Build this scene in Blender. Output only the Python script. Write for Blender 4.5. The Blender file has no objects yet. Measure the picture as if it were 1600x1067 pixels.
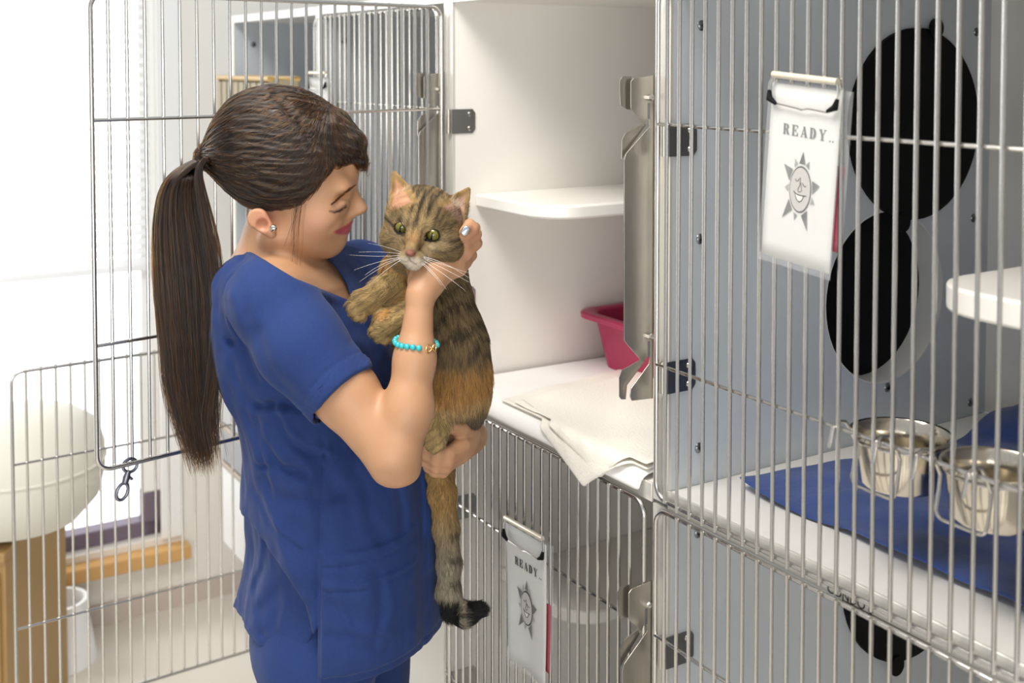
import bpy, math, random
import numpy as np
rng = np.random.default_rng(7); random.seed(7)
PI = math.pi
# ------------------------------------------------------------------ camera, world, lights, exposure
FPX = 1800.0; AL = math.radians(2.34); YH = 100.0; CAMZ = 1.63
sc = bpy.context.scene
cam = bpy.data.objects.new('camera', bpy.data.cameras.new('camera'))
sc.collection.objects.link(cam); sc.camera = cam
cam.location = (0, 0, CAMZ); cam.rotation_euler = (PI/2 - AL, 0, 0)
cam.data.sensor_width = 36; cam.data.lens = FPX/1600*36
cam.data.shift_y = -((533.5 - FPX*math.tan(AL)) - YH)/1600
cam.data.clip_start = .05
cam.data.dof.use_dof = True; cam.data.dof.focus_distance = 1.63; cam.data.dof.aperture_fstop = 4.5
sc.view_settings.view_transform = 'Standard'; sc.view_settings.look = 'None'
sc.view_settings.gamma = 1; sc.view_settings.use_curve_mapping = False
sc.view_settings.exposure = 0.2
sc.cycles.max_bounces = 7; sc.cycles.diffuse_bounces = 4; sc.cycles.glossy_bounces = 3
sc.cycles.transparent_max_bounces = 12; sc.cycles.caustics_reflective = False; sc.cycles.caustics_refractive = False
sc.cycles.sample_clamp_indirect = 4
wd = bpy.data.worlds.new('world'); sc.world = wd; wd.use_nodes = True
wd.node_tree.nodes['Background'].inputs[0].default_value = (.93, .97, 1.0, 1)
_wn = wd.node_tree; _tc = _wn.nodes.new('ShaderNodeTexCoord'); _dp = _wn.nodes.new('ShaderNodeVectorMath'); _dp.operation = 'DOT_PRODUCT'
_dp.inputs[1].default_value = (-.528, .849, 0); _mr = _wn.nodes.new('ShaderNodeMapRange')      # bright overcast sky on the window side, dimmer elsewhere
for _i, _v in zip((1, 2, 3, 4), (.78, .93, .52, 2.3)): _mr.inputs[_i].default_value = _v
_wn.links.new(_tc.outputs['Generated'], _dp.inputs[0]); _wn.links.new(_dp.outputs['Value'], _mr.inputs[0]); _wn.links.new(_mr.outputs[0], _wn.nodes['Background'].inputs[1])
def area(name, loc, target, sx, sy, power, col=(1, 1, 1)):
    l = bpy.data.lights.new(name, 'AREA'); l.shape = 'RECTANGLE'; l.size = sx; l.size_y = sy
    l.energy = power; l.color = col
    o = bpy.data.objects.new(name, l); sc.collection.objects.link(o); o.location = loc
    d = np.array(target, float) - np.array(loc, float)
    from mathutils import Vector
    o.rotation_euler = Vector(d).to_track_quat('-Z', 'Y').to_euler(); return o
area('window_daylight', (-3.05, 3.55, 1.65), (-.5, 1.8, 1.1), 1.8, 1.8, 65, (1, .99, .97))
area('fill_light_behind', (-.1, -1.3, 1.15), (-.1, 2.0, .65), 1.8, 1.2, 36, (1, .97, .92))  # unseen fill light, added behind the camera to brighten the lower cage interior
area('ceiling_lamp', (-.5, 1.1, 2.75), (-.3, 1.5, 0), 1.2, .6, 38, (1, .96, .9))

# ------------------------------------------------------------------ helpers
C = sc.collection
def ray(px, py):
    u = (px-800)/FPX; v = -(py-(YH+FPX*math.tan(AL)))/FPX
    d = np.array([u, math.cos(AL)+v*math.sin(AL), -math.sin(AL)+v*math.cos(AL)]); return d/d[1]
def W(px, py, Y): return ray(px, py)*Y + np.array([0, 0, CAMZ])
TH = math.atan(1120/1800); ct, st = math.cos(TH), math.sin(TH)
PB = 1.01; BROT = -(PI/2-TH)
BO = np.array([PB*ct, PB*st, 0.0]); BX = np.array([st, -ct, 0]); BY = np.array([ct, st, 0]); BZ = np.array([0, 0, 1.0])
def bk(a, d, z): return BO + a*BX + d*BY + z*BZ          # cage bank coordinates: along, inward, up

MATS = {}
def mat(name, col, rough=.5, metal=0, bump=0, bscale=40, var=0, spec=.5, attr=None, trans=0, alpha=1, sheen=0, sss=0, emis=0, aniso=None, coat=0):
    if name in MATS: return MATS[name]
    m = bpy.data.materials.new(name); m.use_nodes = True; nt = m.node_tree; b = nt.nodes['Principled BSDF']
    b.inputs['Base Color'].default_value = (*col, 1); b.inputs['Roughness'].default_value = rough
    b.inputs['Metallic'].default_value = metal; b.inputs['Specular IOR Level'].default_value = spec
    b.inputs['Transmission Weight'].default_value = trans; b.inputs['Alpha'].default_value = alpha
    b.inputs['Sheen Weight'].default_value = sheen; b.inputs['Coat Weight'].default_value = coat
    if sss:
        b.inputs['Subsurface Weight'].default_value = sss; b.inputs['Subsurface Radius'].default_value = (1, .35, .2); b.inputs['Subsurface Scale'].default_value = .008
    if emis:
        b.inputs['Emission Color'].default_value = (*col, 1); b.inputs['Emission Strength'].default_value = emis
    tc = nt.nodes.new('ShaderNodeTexCoord')
    if attr:
        a = nt.nodes.new('ShaderNodeAttribute'); a.attribute_name = attr; nt.links.new(a.outputs['Color'], b.inputs['Base Color'])
    elif var:
        n = nt.nodes.new('ShaderNodeTexNoise'); n.inputs['Scale'].default_value = bscale*.3; n.inputs['Detail'].default_value = 5
        mx = nt.nodes.new('ShaderNodeMixRGB'); mx.inputs[1].default_value = (*[c*(1-var) for c in col], 1); mx.inputs[2].default_value = (*[min(1, c*(1+var)) for c in col], 1)
        nt.links.new(tc.outputs['Object'], n.inputs['Vector']); nt.links.new(n.outputs['Fac'], mx.inputs[0]); nt.links.new(mx.outputs[0], b.inputs['Base Color'])
    if bump:
        n = nt.nodes.new('ShaderNodeTexNoise'); n.inputs['Scale'].default_value = bscale; n.inputs['Detail'].default_value = 6
        if aniso:
            mp = nt.nodes.new('ShaderNodeMapping'); mp.inputs['Scale'].default_value = aniso
            nt.links.new(tc.outputs['Object'], mp.inputs['Vector']); nt.links.new(mp.outputs[0], n.inputs['Vector'])
        else: nt.links.new(tc.outputs['Object'], n.inputs['Vector'])
        bp = nt.nodes.new('ShaderNodeBump'); bp.inputs['Strength'].default_value = bump; bp.inputs['Distance'].default_value = .002
        nt.links.new(n.outputs['Fac'], bp.inputs['Height']); nt.links.new(bp.outputs[0], b.inputs['Normal'])
    MATS[name] = m; return m

class MB:
    def __init__(s): s.v = []; s.f = []; s.n = 0
    def add(s, v, f):
        v = np.asarray(v, float); s.v.append(v); s.f += [tuple(i+s.n for i in q) for q in f]; s.n += len(v); return s
    def box(s, lo, hi):
        (a, b, c), (d, e, g) = lo, hi
        v = [(a,b,c),(d,b,c),(d,e,c),(a,e,c),(a,b,g),(d,b,g),(d,e,g),(a,e,g)]
        return s.add(v, [(0,3,2,1),(4,5,6,7),(0,1,5,4),(1,2,6,5),(2,3,7,6),(3,0,4,7)])
    def tube(s, pts, r, n=10, closed=False):
        P = np.asarray(pts, float); K = len(P); R = np.full(K, r) if np.isscalar(r) else np.asarray(r, float)
        if closed: T = np.roll(P, -1, 0)-np.roll(P, 1, 0)
        else: T = np.gradient(P, axis=0)
        T /= np.linalg.norm(T, axis=1)[:, None]+1e-12
        up = np.array([0, 0, 1.]) if abs(T[0, 2]) < .9 else np.array([1., 0, 0])
        rings = []
        x = np.cross(T[0], up); x /= np.linalg.norm(x)
        for i in range(K):
            x = x-T[i]*np.dot(x, T[i]); x /= np.linalg.norm(x)+1e-12; y = np.cross(T[i], x)
            a = np.arange(n)*2*PI/n
            rings.append(P[i]+R[i]*(np.cos(a)[:, None]*x+np.sin(a)[:, None]*y))
        f = []
        for i in range(K if closed else K-1):
            j = (i+1) % K
            for k in range(n): f.append((i*n+k, i*n+(k+1) % n, j*n+(k+1) % n, j*n+k))
        if not closed: f.append(tuple(range(n))[::-1]); f.append(tuple((K-1)*n+k for k in range(n)))
        return s.add(np.concatenate(rings), f)
    def lathe(s, prof, c, n=32, axis=None):          # prof [(r,z)], about local z at c
        v = []; f = []
        A = np.eye(3) if axis is None else axis
        for r, z in prof:
            for k in range(n):
                a = 2*PI*k/n; v.append(np.array(c)+A@np.array([r*math.cos(a), r*math.sin(a), z]))
        for i in range(len(prof)-1):
            for k in range(n): f.append((i*n+k, i*n+(k+1) % n, (i+1)*n+(k+1) % n, (i+1)*n+k))
        return s.add(v, f)
    def poly(s, pts, off):                            # extruded polygon: pts 3D list, off vector
        P = np.asarray(pts, float); n = len(P)
        v = np.concatenate([P, P+np.asarray(off, float)])
        f = [tuple(range(n))[::-1], tuple(range(n, 2*n))]+[(i, (i+1) % n, n+(i+1) % n, n+i) for i in range(n)]
        return s.add(v, f)
    def build(s, name, m, parent=None, bevel=0, smooth=True, seg=2):
        me = bpy.data.meshes.new(name); v = np.concatenate(s.v)
        me.from_pydata(v.tolist(), [], s.f); me.update()
        import bmesh
        bm = bmesh.new(); bm.from_mesh(me); bmesh.ops.recalc_face_normals(bm, faces=bm.faces); bm.to_mesh(me); bm.free()
        o = bpy.data.objects.new(name, me); C.objects.link(o)
        if m: me.materials.append(m)
        if parent: o.parent = parent
        if bevel:
            b = o.modifiers.new('bevel', 'BEVEL'); b.width = bevel; b.segments = seg; b.limit_method = 'ANGLE'
        if smooth: me.shade_smooth(); me.set_sharp_from_angle(angle=math.radians(40))
        return o
def tag(o, label=None, cat=None, group=None, kind=None):
    if label: o['label'] = label
    if cat: o['category'] = cat
    if group: o['group'] = group
    if kind: o['kind'] = kind
    return o
def empty(name, label, cat, loc=(0, 0, 0), rz=0, group=None):
    o = bpy.data.objects.new(name, None); C.objects.link(o); o.location = loc; o.rotation_euler = (0, 0, rz)
    o.empty_display_size = .02
    return tag(o, label, cat, group)
def struct(o): o['kind'] = 'structure'; return o
def arc(c, r, a0, a1, n=6):
    return [(c[0]+r*math.cos(a0+(a1-a0)*i/n), c[1]+r*math.sin(a0+(a1-a0)*i/n)) for i in range(n+1)]
def rrect(x0, y0, x1, y1, r, n=6):
    return arc((x1-r, y1-r), r, 0, PI/2, n)+arc((x0+r, y1-r), r, PI/2, PI, n)+arc((x0+r, y0+r), r, PI, 1.5*PI, n)+arc((x1-r, y0+r), r, 1.5*PI, 2*PI, n)
def curves_obj(name, P, rad, m, parent=None, col=None):
    # P (N,K,3) strands, rad (K,) or (N,K), col (N,3)
    N, K, _ = P.shape
    cu = bpy.data.hair_curves.new(name); cu.add_curves([K]*N)
    cu.attributes['position'].data.foreach_set('vector', np.ascontiguousarray(P, np.float32).ravel())
    R = np.broadcast_to(rad, (N, K)).astype(np.float32)
    ra = cu.attributes.get('radius') or cu.attributes.new('radius', 'FLOAT', 'POINT')
    ra.data.foreach_set('value', np.ascontiguousarray(R).ravel())
    if col is not None:
        a = cu.attributes.new('Col', 'FLOAT_COLOR', 'CURVE')
        a.data.foreach_set('color', np.ascontiguousarray(np.concatenate([col, np.ones((N, 1))], 1), np.float32).ravel())
    o = bpy.data.objects.new(name, cu); C.objects.link(o); cu.materials.append(m)
    if parent: o.parent = parent
    return o

# ------------------------------------------------------------------ materials
M_white = mat('white_laminate', (.84, .81, .76), .35, bump=.05, bscale=25)
M_wpaint = mat('white_paint', (.86, .86, .85), .5, bump=.05, bscale=60)
M_grey = mat('bluegrey_laminate', (.56, .60, .64), .35, bump=.05, bscale=25)
M_steel = mat('brushed_steel', (.50, .47, .42), .34, 1, bump=.1, bscale=60, aniso=(12, 12, .4), var=.12)
M_bar = mat('steel_rod', (.60, .58, .55), .24, 1, bump=.03, bscale=80)
M_dsteel = mat('dark_steel', (.28, .28, .29), .35, 1)
M_strip = mat('pale_metal_strip', (.72, .70, .64), .35, .35)
M_black = mat('black_plastic', (.004, .004, .004), .6, spec=.15)
M_screw = mat('screw_steel', (.22, .23, .24), .3, 1)

# ------------------------------------------------------------------ setting: floor, end wall with window
TEND = 3.43
m = MB(); m.box((-TEND-.12, -4, -.05), (1.2, .95, 0))
fl = struct(m.build('floor', mat('floor_vinyl', (.72, .68, .61), .22, bump=.04, bscale=6, var=.06), smooth=False)); fl.location = BO; fl.rotation_euler = (0, 0, BROT)
# end wall, in bank coordinates at a=-TEND, running along d from -3 (left, near) to 0.9
def bbox(name, mt, a0, a1, d0, d1, z0, z1, parent=None, bevel=0):
    m = MB(); m.box((a0, d0, z0), (a1, d1, z1)); o = m.build(name, mt, parent, bevel)
    if parent is None: o.location = BO; o.rotation_euler = (0, 0, BROT)
    return o
WD0, WD1, WZ0, WZ1 = -1.75, -.10, .215, 2.3
m = MB()
m.box((-TEND-.12, -4, 0), (-TEND, .95, WZ0)); m.box((-TEND-.12, -4, WZ1), (-TEND, .95, 2.7))
m.box((-TEND-.12, WD1, WZ0), (-TEND, .95, WZ1)); m.box((-TEND-.12, -4, WZ0), (-TEND, WD0, WZ1))
o = m.build('wall_left', mat('wall_offwhite', (.80, .77, .72), .6, bump=.05, bscale=80)); o.location = BO; o.rotation_euler = (0, 0, BROT); struct(o)
def place_bank(o): o.location = BO; o.rotation_euler = (0, 0, BROT); return o
def bstruct(name, mt, *boxes, bevel=0):
    m = MB()
    for lo, hi in boxes: m.box(lo, hi)
    return struct(place_bank(m.build(name, mt, bevel=bevel)))
# window in the end wall
m = MB()
for lo, hi in (((-TEND-.10, WD0, WZ0), (-TEND-.04, WD1, WZ0+.045)), ((-TEND-.10, WD0, WZ1-.05), (-TEND-.04, WD1, WZ1)),
               ((-TEND-.10, WD1-.05, WZ0), (-TEND-.04, WD1, WZ0+.13))): m.box(lo, hi)
wf = struct(place_bank(m.build('window_1', mat('window_frame_dark', (.16, .12, .17), .4), bevel=.003)))
bstruct('window_2', M_wpaint, ((-TEND-.10, WD0, WZ0), (-TEND-.04, WD0+.05, WZ1)), ((-TEND-.10, WD1-.05, WZ0+.131), (-TEND-.04, WD1, WZ1)), bevel=.003)
bstruct('trim_1', M_wpaint, ((-TEND, WD1-.01, WZ0), (-TEND+.012, WD1+.055, WZ1+.05)))
bstruct('trim_2', mat('orange_wood', (.62, .36, .13), .35, bump=.1, bscale=30, var=.15), ((-TEND-.02, WD0-.05, .155), (-TEND+.055, -.035, .195)), bevel=.004)
bstruct('baseboard_left', mat('baseboard', (.55, .47, .43), .5), ((-TEND, -4, 0), (-TEND+.012, .95, .06)))
# blind
root = empty('window_blind', 'white horizontal slat blind covering the upper part of the bright window', 'window blind', BO, BROT)
M_bl = mat('blind_white', (.9, .9, .9), .6)
_nt = M_bl.node_tree; _t = _nt.nodes.new('ShaderNodeBsdfTranslucent'); _t.inputs[0].default_value = (.92, .92, .92, 1)
_m = _nt.nodes.new('ShaderNodeMixShader'); _m.inputs[0].default_value = .5
_nt.links.new(_nt.nodes['Principled BSDF'].outputs[0], _m.inputs[1]); _nt.links.new(_t.outputs[0], _m.inputs[2]); _nt.links.new(_m.outputs[0], _nt.nodes['Material Output'].inputs[0])
m = MB()
nb = 44
for i in range(nb):
    z = 1.05+i*.028; m.add([(-TEND-.028, WD0+.05, z+.010), (-TEND-.006, WD0+.05, z-.006), (-TEND-.006, WD1-.03, z-.006), (-TEND-.028, WD1-.03, z+.010)], [(0, 1, 2, 3)])
sl = m.build('slats', M_bl, root, smooth=False); sl.modifiers.new('t', 'SOLIDIFY').thickness = .0012
m = MB().box((-TEND-.034, WD0+.05, 1.022), (-TEND-.002, WD1-.03, 1.04)); m.build('bottom_rail', M_bl, root, .002)
m = MB().box((-TEND-.036, WD0+.05, 2.262), (-TEND-.002, WD1-.03, 2.298)); m.build('head_rail', M_bl, root, .002)
m = MB()
for d in (-.2, -.6, -1.0, -1.5): m.tube([(-TEND-.017, d, 1.03), (-TEND-.017, d, 2.27)], .0012, 6)
m.build('cord', M_bl, root)

# ------------------------------------------------------------------ the cage bank
PITCH = .61; POST = [-1.231+.61*1, -1.231, -1.841, -2.451, -3.061]       # post centres along a
HW = .017; DEPTH = .70
ZT = CAMZ+.112; ZF = CAMZ-.588; DROP = .711
def panel_hole(m, a0, a1, d0, d1, z0, z1, hd, hz, r, n=40):
    # wall slab between a0..a1 with a round hole centred (hd,hz)
    ring = []; outer = []
    ang = sorted(set([2*PI*k/n for k in range(n)]+[math.atan2(z-hz, d-hd) % (2*PI) for d in (d0, d1) for z in (z0, z1)]))
    for t in ang:
        c_, s_ = math.cos(t), math.sin(t); ring.append((hd+r*c_, hz+r*s_))
        k = min([(d1-hd)/c_ if c_ > 1e-9 else 1e9, (d0-hd)/c_ if c_ < -1e-9 else 1e9, (z1-hz)/s_ if s_ > 1e-9 else 1e9, (z0-hz)/s_ if s_ < -1e-9 else 1e9])
        outer.append((hd+k*c_, hz+k*s_))
    N = len(ang); v = []
    for a in (a0, a1):
        v += [(a, *q) for q in ring]+[(a, *q) for q in outer]
    f = []
    for i in range(N):
        j = (i+1) % N
        f += [(i, j, N+j, N+i), (2*N+i, 3*N+i, 3*N+j, 2*N+j), (i, 2*N+i, 2*N+j, j), (N+i, N+j, 3*N+j, 3*N+i)]
    m.add(v, f)
def disc(m, a0, a1, d, z, r, n=48):
    m.poly([(a0, d+r*math.cos(2*PI*k/n), z+r*math.sin(2*PI*k/n)) for k in range(n)], (a1-a0, 0, 0))

def rod_door(parent, top, bottom, width, cbs, nint=23, name='door', m_bar=None):
    """door in its own frame: local x from the hinge, z up, bars on the -y side"""
    mb = m_bar or M_bar
    d = MB(); r = .0034
    d.tube([(x, 0, z) for x, z in rrect(0, bottom, width, top, .022, 6)], r, 10, closed=True)
    door = d.build(name, mb, parent)
    for z in cbs: MB().tube([(0, -.001, z), (width, -.001, z)], .0026, 8).build('crossbar', mb, door)
    proto = None
    for i in range(1, nint):
        x = width*i/nint; zz0, zz1 = bottom-.004, top+.004
        if i == 1 or i == nint-1: zz0 += .0045; zz1 -= .0045
        if proto is None or i in (1, 2, nint-1):
            o = MB().tube([(0, -.0055, zz0), (0, -.0055, zz1)], .0026, 8).build('bar', mb, door); proto = o
        else: o = proto.copy(); C.objects.link(o)
        o.parent = door; o.location = (x, 0, 0)
    return door

def perp(px, py, a):      # pixel onto the plane a=const of the bank -> (d, z)
    r = ray(px, py); P0 = np.array([0, 0, CAMZ]); k = (a+BO@BX)/(r@BX); P = P0+k*r; return (P-BO)@BY, P[2]
BR_MAIN = [(985.5, 127), (990, 122), (1024.4, 117.5), (1026, 330), (1022, 621.8), (987, 626), (984, 619), (985.5, 607), (1014, 568), (1015.5, 556), (1011, 557), (1004, 566),
           (978, 536), (974.6, 531), (975, 250), (978, 240), (1015.4, 197), (1014, 187), (1009, 187), (1006, 196), (985.5, 170)]
BR_TABS = [[(973.5, 127), (978, 119.5), (992, 119), (992, 172), (984, 171), (975, 165)],
           [(977, 249), (977.5, 219), (983, 208), (1008, 195), (1015, 195)],
           [(973.5, 592), (978, 580), (1013, 560), (1013, 566), (985, 604), (983, 626), (976, 626), (973.5, 622)]]
M_brk = M_steel
def bracket(parent, a, dz):
    f = lambda q: (lambda dd: (min(dd[0], 0.0), dd[1]))(perp(q[0], q[1], -1.250))
    m = MB(); pts = [f(q) for q in BR_MAIN]
    m.poly([(a, d, z+dz) for d, z in pts], (.0018, 0, 0)); b = m.build('latch_bracket', M_brk, parent, .0004, smooth=False)
    for T in BR_TABS:
        tb = MB(); tb.poly([(a-.008, *(lambda q_: (q_[0], q_[1]+dz))(f(q))) for q in T], (.0015, 0, 0))
        tb.build('catch_tab', M_brk, b, smooth=False)
    for px, py in ((1013, 152), (1013, 524)):
        d, z = perp(px, py, -1.250); z += dz
        A = np.array([[0, 0, 1], [0, 1, 0], [1, 0, 0]], float)
        MB().lathe([(0, .0), (.0045, 0), (.0045, .006), (.0036, .008), (.0036, .0085), (0, .0075)], (a+.0018, d, z), 6, A).build('nut', M_bar, b, smooth=False)
        s = MB(); s.box((a+.0017, d-.0022, z-.030), (a+.0022, d+.0022, z-.008)); s.build('slot', M_dsteel, b)
    return b
def hinge(parent, a, z, reach=.045, h=.044, mt=None):
    """leaf screwed inside the divider at a, knuckle at the front edge"""
    mt = mt or M_dsteel; m = MB()
    m.poly([(a, y, zz) for y, zz in [(-.004, z-h/2), (reach-.006, z-h/2), (reach, z-h/2+.007), (reach, z+h/2-.007), (reach-.006, z+h/2), (-.004, z+h/2)]], (.0018, 0, 0))
    o = m.build('hinge', mt, parent)
    MB().tube([(a-.006, -.007, z-h/2), (a-.006, -.007, z+h/2)], .0042, 12).build('knuckle', M_steel, o)
    s = MB()
    for q in (-1, 1): s.lathe([(0, .003), (.003, .0025), (.0045, 0)], (a+.0018, reach-.012, z+q*(h/2-.009)), 12, np.array([[0, 0, 1], [0, 1, 0], [1, 0, 0]], float))
    s.build('rivet', M_bar, o)
    return o
def screw(parent, a, d, z, n='screw'):
    A = np.array([[0, 0, 1], [0, 1, 0], [1, 0, 0]], float)
    o = MB().lathe([(0, .0032), (.004, .0030), (.0065, .0018), (.0075, 0)], (a, d, z), 20, A).build(n, M_screw, parent)
    x = MB(); x.box((a+.0028, d-.003, z-.0006), (a+.0036, d+.003, z+.0006)); x.box((a+.0028, d-.0006, z-.003), (a+.0036, d+.0006, z+.003))
    x.build('cross_slot', M_black, o, smooth=False); return o

def cage(i, level, label, side_mt, inner_mt, portals=False, strip=True):
    """bay between POST[i] (right) and POST[i+1] (left); level 0 upper, 1 lower"""
    aL, aR = POST[i+1], POST[i]; dz = -DROP*level
    zt, zf = ZT+dz, ZF+dz
    if level: zt = ZF-.0262
    root = empty('cat_cage', label, 'cat cage', BO, BROT, None)
    m = MB(); a0, a1 = aL-HW+.001, aL+HW
    if portals:
        zc = CAMZ-.365+dz
        zmid = zc+.142
        if level == 0:
            panel_hole(m, a0, a1, .004, DEPTH, zf-.02, zmid, .437, zc, .135); m.box((a0, .004, zmid), (a1, DEPTH, zt+.018))
        else: m.box((a0, .004, zf-.02), (a1, DEPTH, zt))
    else: m.box((a0, .004, zf-.02), (a1, DEPTH, zt+(.018 if level == 0 else 0)))
    sp = m.build('side_panel', side_mt, root, smooth=False)
    if i == 0:
        MB().box((aR-HW, .004, zf-.02), (aR+HW, DEPTH, zt+.018)).build('side_panel', M_white, root, smooth=False)
        MB().box((aR-HW+.0005, -.001, zf-.02), (aR+HW, .004, zt+.018)).build('post_strip', M_strip, root, smooth=False)
    MB().box((aL-HW+.001, -.001, zf-.02), (aL+HW, .004, zt+(.018 if level == 0 else 0))).build('post_strip', M_strip, root, smooth=False)
    MB().box((a1, DEPTH-.012, zf-.0), (aR-HW, DEPTH, zt)).build('back_panel', inner_mt, root, smooth=False)
    MB().box((a1, 0, zf-.018), (aR-HW, DEPTH-.012, zf)).build('floor_panel', M_white, root, .003)
    if level == 0:
        MB().box((a1, 0, zt), (aR-HW, DEPTH, zt+.018)).build('top_panel', M_white, root, smooth=False)
        MB().box((a1, -.003, zt-.001), (aR-HW, .0, zt+.018)).build('front_rail', M_wpaint, root, smooth=False)
    if strip: MB().box((a1, -.003, zf-.0258), (aR-HW, .001, zf+.001)).build('front_rail', M_strip, root, .001)
    # screws on the divider
    for d, z in ((.0535, .053), (.0535, -.243), (.0535, -.537), (.65, .053), (.65, -.256), (.65, -.566), (.443, -.51)):
        if CAMZ+z+dz < zt-.01 and i != 1: screw(root, a1, d, CAMZ+z+dz)
    if portals:
        k = MB(); zc = CAMZ-.095+dz
        disc(k, a1+.0005, a1+.008, .496, zc, .152)
        dsc = k.build('portal_cover', M_black, root)
        for dd, zz, r in ((.535, zc+.152, .016), (.462, zc-.153, .016)):
            if zz < zt: b = MB(); disc(b, a1+.0085, a1+.012, dd, zz, r, 24); b.build('cover_knob', M_black, dsc)
        if level == 0:
            zc = CAMZ-.365
            t = MB(); n = 48; v = []; f = []
            for aa, rr in ((a1+.0008, .1365), (a1+.0008, .1345), (a0-.012, .1345), (a0-.012, .1365)):
                v += [(aa, .437+rr*math.cos(2*PI*q/n), zc+rr*math.sin(2*PI*q/n)) for q in range(n)]
            for s_ in range(3): f += [(s_*n+q, s_*n+(q+1) % n, (s_+1)*n+(q+1) % n, (s_+1)*n+q) for q in range(n)]
            t.add(v, f); t.build('portal_rim', mat('portal_rim_white', (.72, .72, .70), .4), root)
            b = MB(); disc(b, a0-.020, a0-.0125, .437, zc, .15); b.build('portal_back_cover', M_black, root)
    return root

DT0, DB0 = CAMZ+.103, CAMZ-.5985; CB0 = (CAMZ-.082, CAMZ-.413)
def closed_door(root, i, level, **k):
    aL = POST[i+1]; dz = -DROP*level
    h = empty('door_hinge_axis', None, None); bpy.data.objects.remove(h)
    d = rod_door(root, DT0+dz-.006*level, DB0+dz, .584, [z+dz for z in CB0], **k)
    d.location = (aL+.002, -.0105, 0)
    return d
cR0 = cage(0, 0, 'upper cat cage at right with blue-grey divider and two black round portals, steel bowls inside', M_grey, M_white, True)
cR1 = cage(0, 1, 'lower cat cage at right, below the cage with the steel bowls', M_grey, M_white, True)
cM0 = cage(1, 0, 'open white cat cage behind the cat, holding the red litter tray and towels', M_white, M_white, False)
cM1 = cage(1, 1, 'closed lower cat cage under the cream towels, with a ready card on its bars', M_white, M_white, False)
cL0 = cage(2, 0, 'closed upper cat cage seen past the raised head, with blue-grey inside', M_grey, M_grey, False)
cL1 = cage(2, 1, 'lower cat cage behind the woman whose barred door swings out to the left', M_white, M_white, False)
cE0 = cage(3, 0, 'farthest upper cat cage by the end wall, with blue-grey inside', M_grey, M_grey, False)
cE1 = cage(3, 1, 'farthest lower cat cage by the end wall', M_white, M_white, False)
for c_, i, l in ((cR0, 0, 0), (cR1, 0, 1), (cM1, 1, 1), (cL0, 2, 0)): closed_door(c_, i, l)
for c_, i, l in ((cR0, 0, 0), (cR1, 0, 1), (cM0, 1, 0), (cM1, 1, 1), (cL0, 2, 0)):
    dz = -DROP*l; mt = M_dsteel if i == 0 else M_bar
    for z in (CAMZ-.104, CAMZ-.430): hinge(c_, POST[i+1]+HW, z+dz, mt=mt)
for c_, i, l in ((cM0, 1, 0), (cM1, 1, 1), (cL0, 2, 0)): bracket(c_, POST[i]-HW-.003, -DROP*l)
# shelves with a rounded front corner
def shelf(root, a0, a1, d0, z, th, side):
    r = .075; pts = []
    if side > 0:   # fixed on the left divider, free corner at right front
        pts = [(a0, DEPTH-.012), (a0, d0)]+[(a1-r+r*math.cos(t), d0+r+r*math.sin(t)) for t in np.linspace(-PI/2, 0, 9)]+[(a1, DEPTH-.012)]
    else:
        pts = [(a1, DEPTH-.012), (a1, d0)]+[(a0+r+r*math.cos(t), d0+r+r*math.sin(t)) for t in np.linspace(-PI/2, -PI, 9)]+[(a0, DEPTH-.012)]
    MB().poly([(a, d, z) for a, d in pts], (0, 0, th)).build('shelf', M_white, root, .004)
shelf(cM0, POST[2]+HW, POST[2]+HW+.24, .045, CAMZ-.262, .024, 1)
shelf(cR0, POST[1]+.40, POST[0]-HW, .03, CAMZ-.268, .03, -1)
shelf(cM1, POST[2]+HW, POST[2]+HW+.24, .10, CAMZ-.262-DROP, .024, 1)
# number lettering under the right door
def text(name, body, size, m, parent, loc, rot=(PI/2, 0, 0), offset=0, sx=1, ext=.0002, align='LEFT', spacing=1):
    tx = bpy.data.curves.new(name, 'FONT'); tx.body = body; tx.size = size; tx.extrude = ext; tx.offset = offset; tx.align_x = align; tx.space_character = spacing
    tmp = bpy.data.objects.new('tmp', tx); C.objects.link(tmp)
    me = bpy.data.meshes.new_from_object(tmp.evaluated_get(bpy.context.evaluated_depsgraph_get())); me.name = name
    bpy.data.objects.remove(tmp); bpy.data.curves.remove(tx)
    me.materials.clear(); me.materials.append(m)
    o = bpy.data.objects.new(name, me); C.objects.link(o); o.parent = parent; o.location = loc; o.rotation_euler = rot; o.scale = (sx, 1, 1); return o
text('number_lettering', 'CONDO 6', .0145, M_black, cR0, (-.924, -.0035, ZF-.0248))
# open doors
def open_door(root, t_h, vpx, L, level, label=None):
    d = rod_door(root, DT0-DROP*level, DB0-DROP*level, L, [z-DROP*level for z in CB0])
    phi = math.atan((vpx-800)/1800); w = np.array([-math.sin(phi), -math.cos(phi)])   # world direction from the hinge outward
    la = w[0]*BX[0]+w[1]*BX[1]; ld = w[0]*BY[0]+w[1]*BY[1]
    d.location = (-t_h, -.010, 0); d.rotation_euler = (0, 0, math.atan2(ld, la)); return d
dM = open_door(cM0, 1.8506, 2815, .645, 0)
dL = open_door(cL1, 2.46, 3400, .652, 1)

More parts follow.
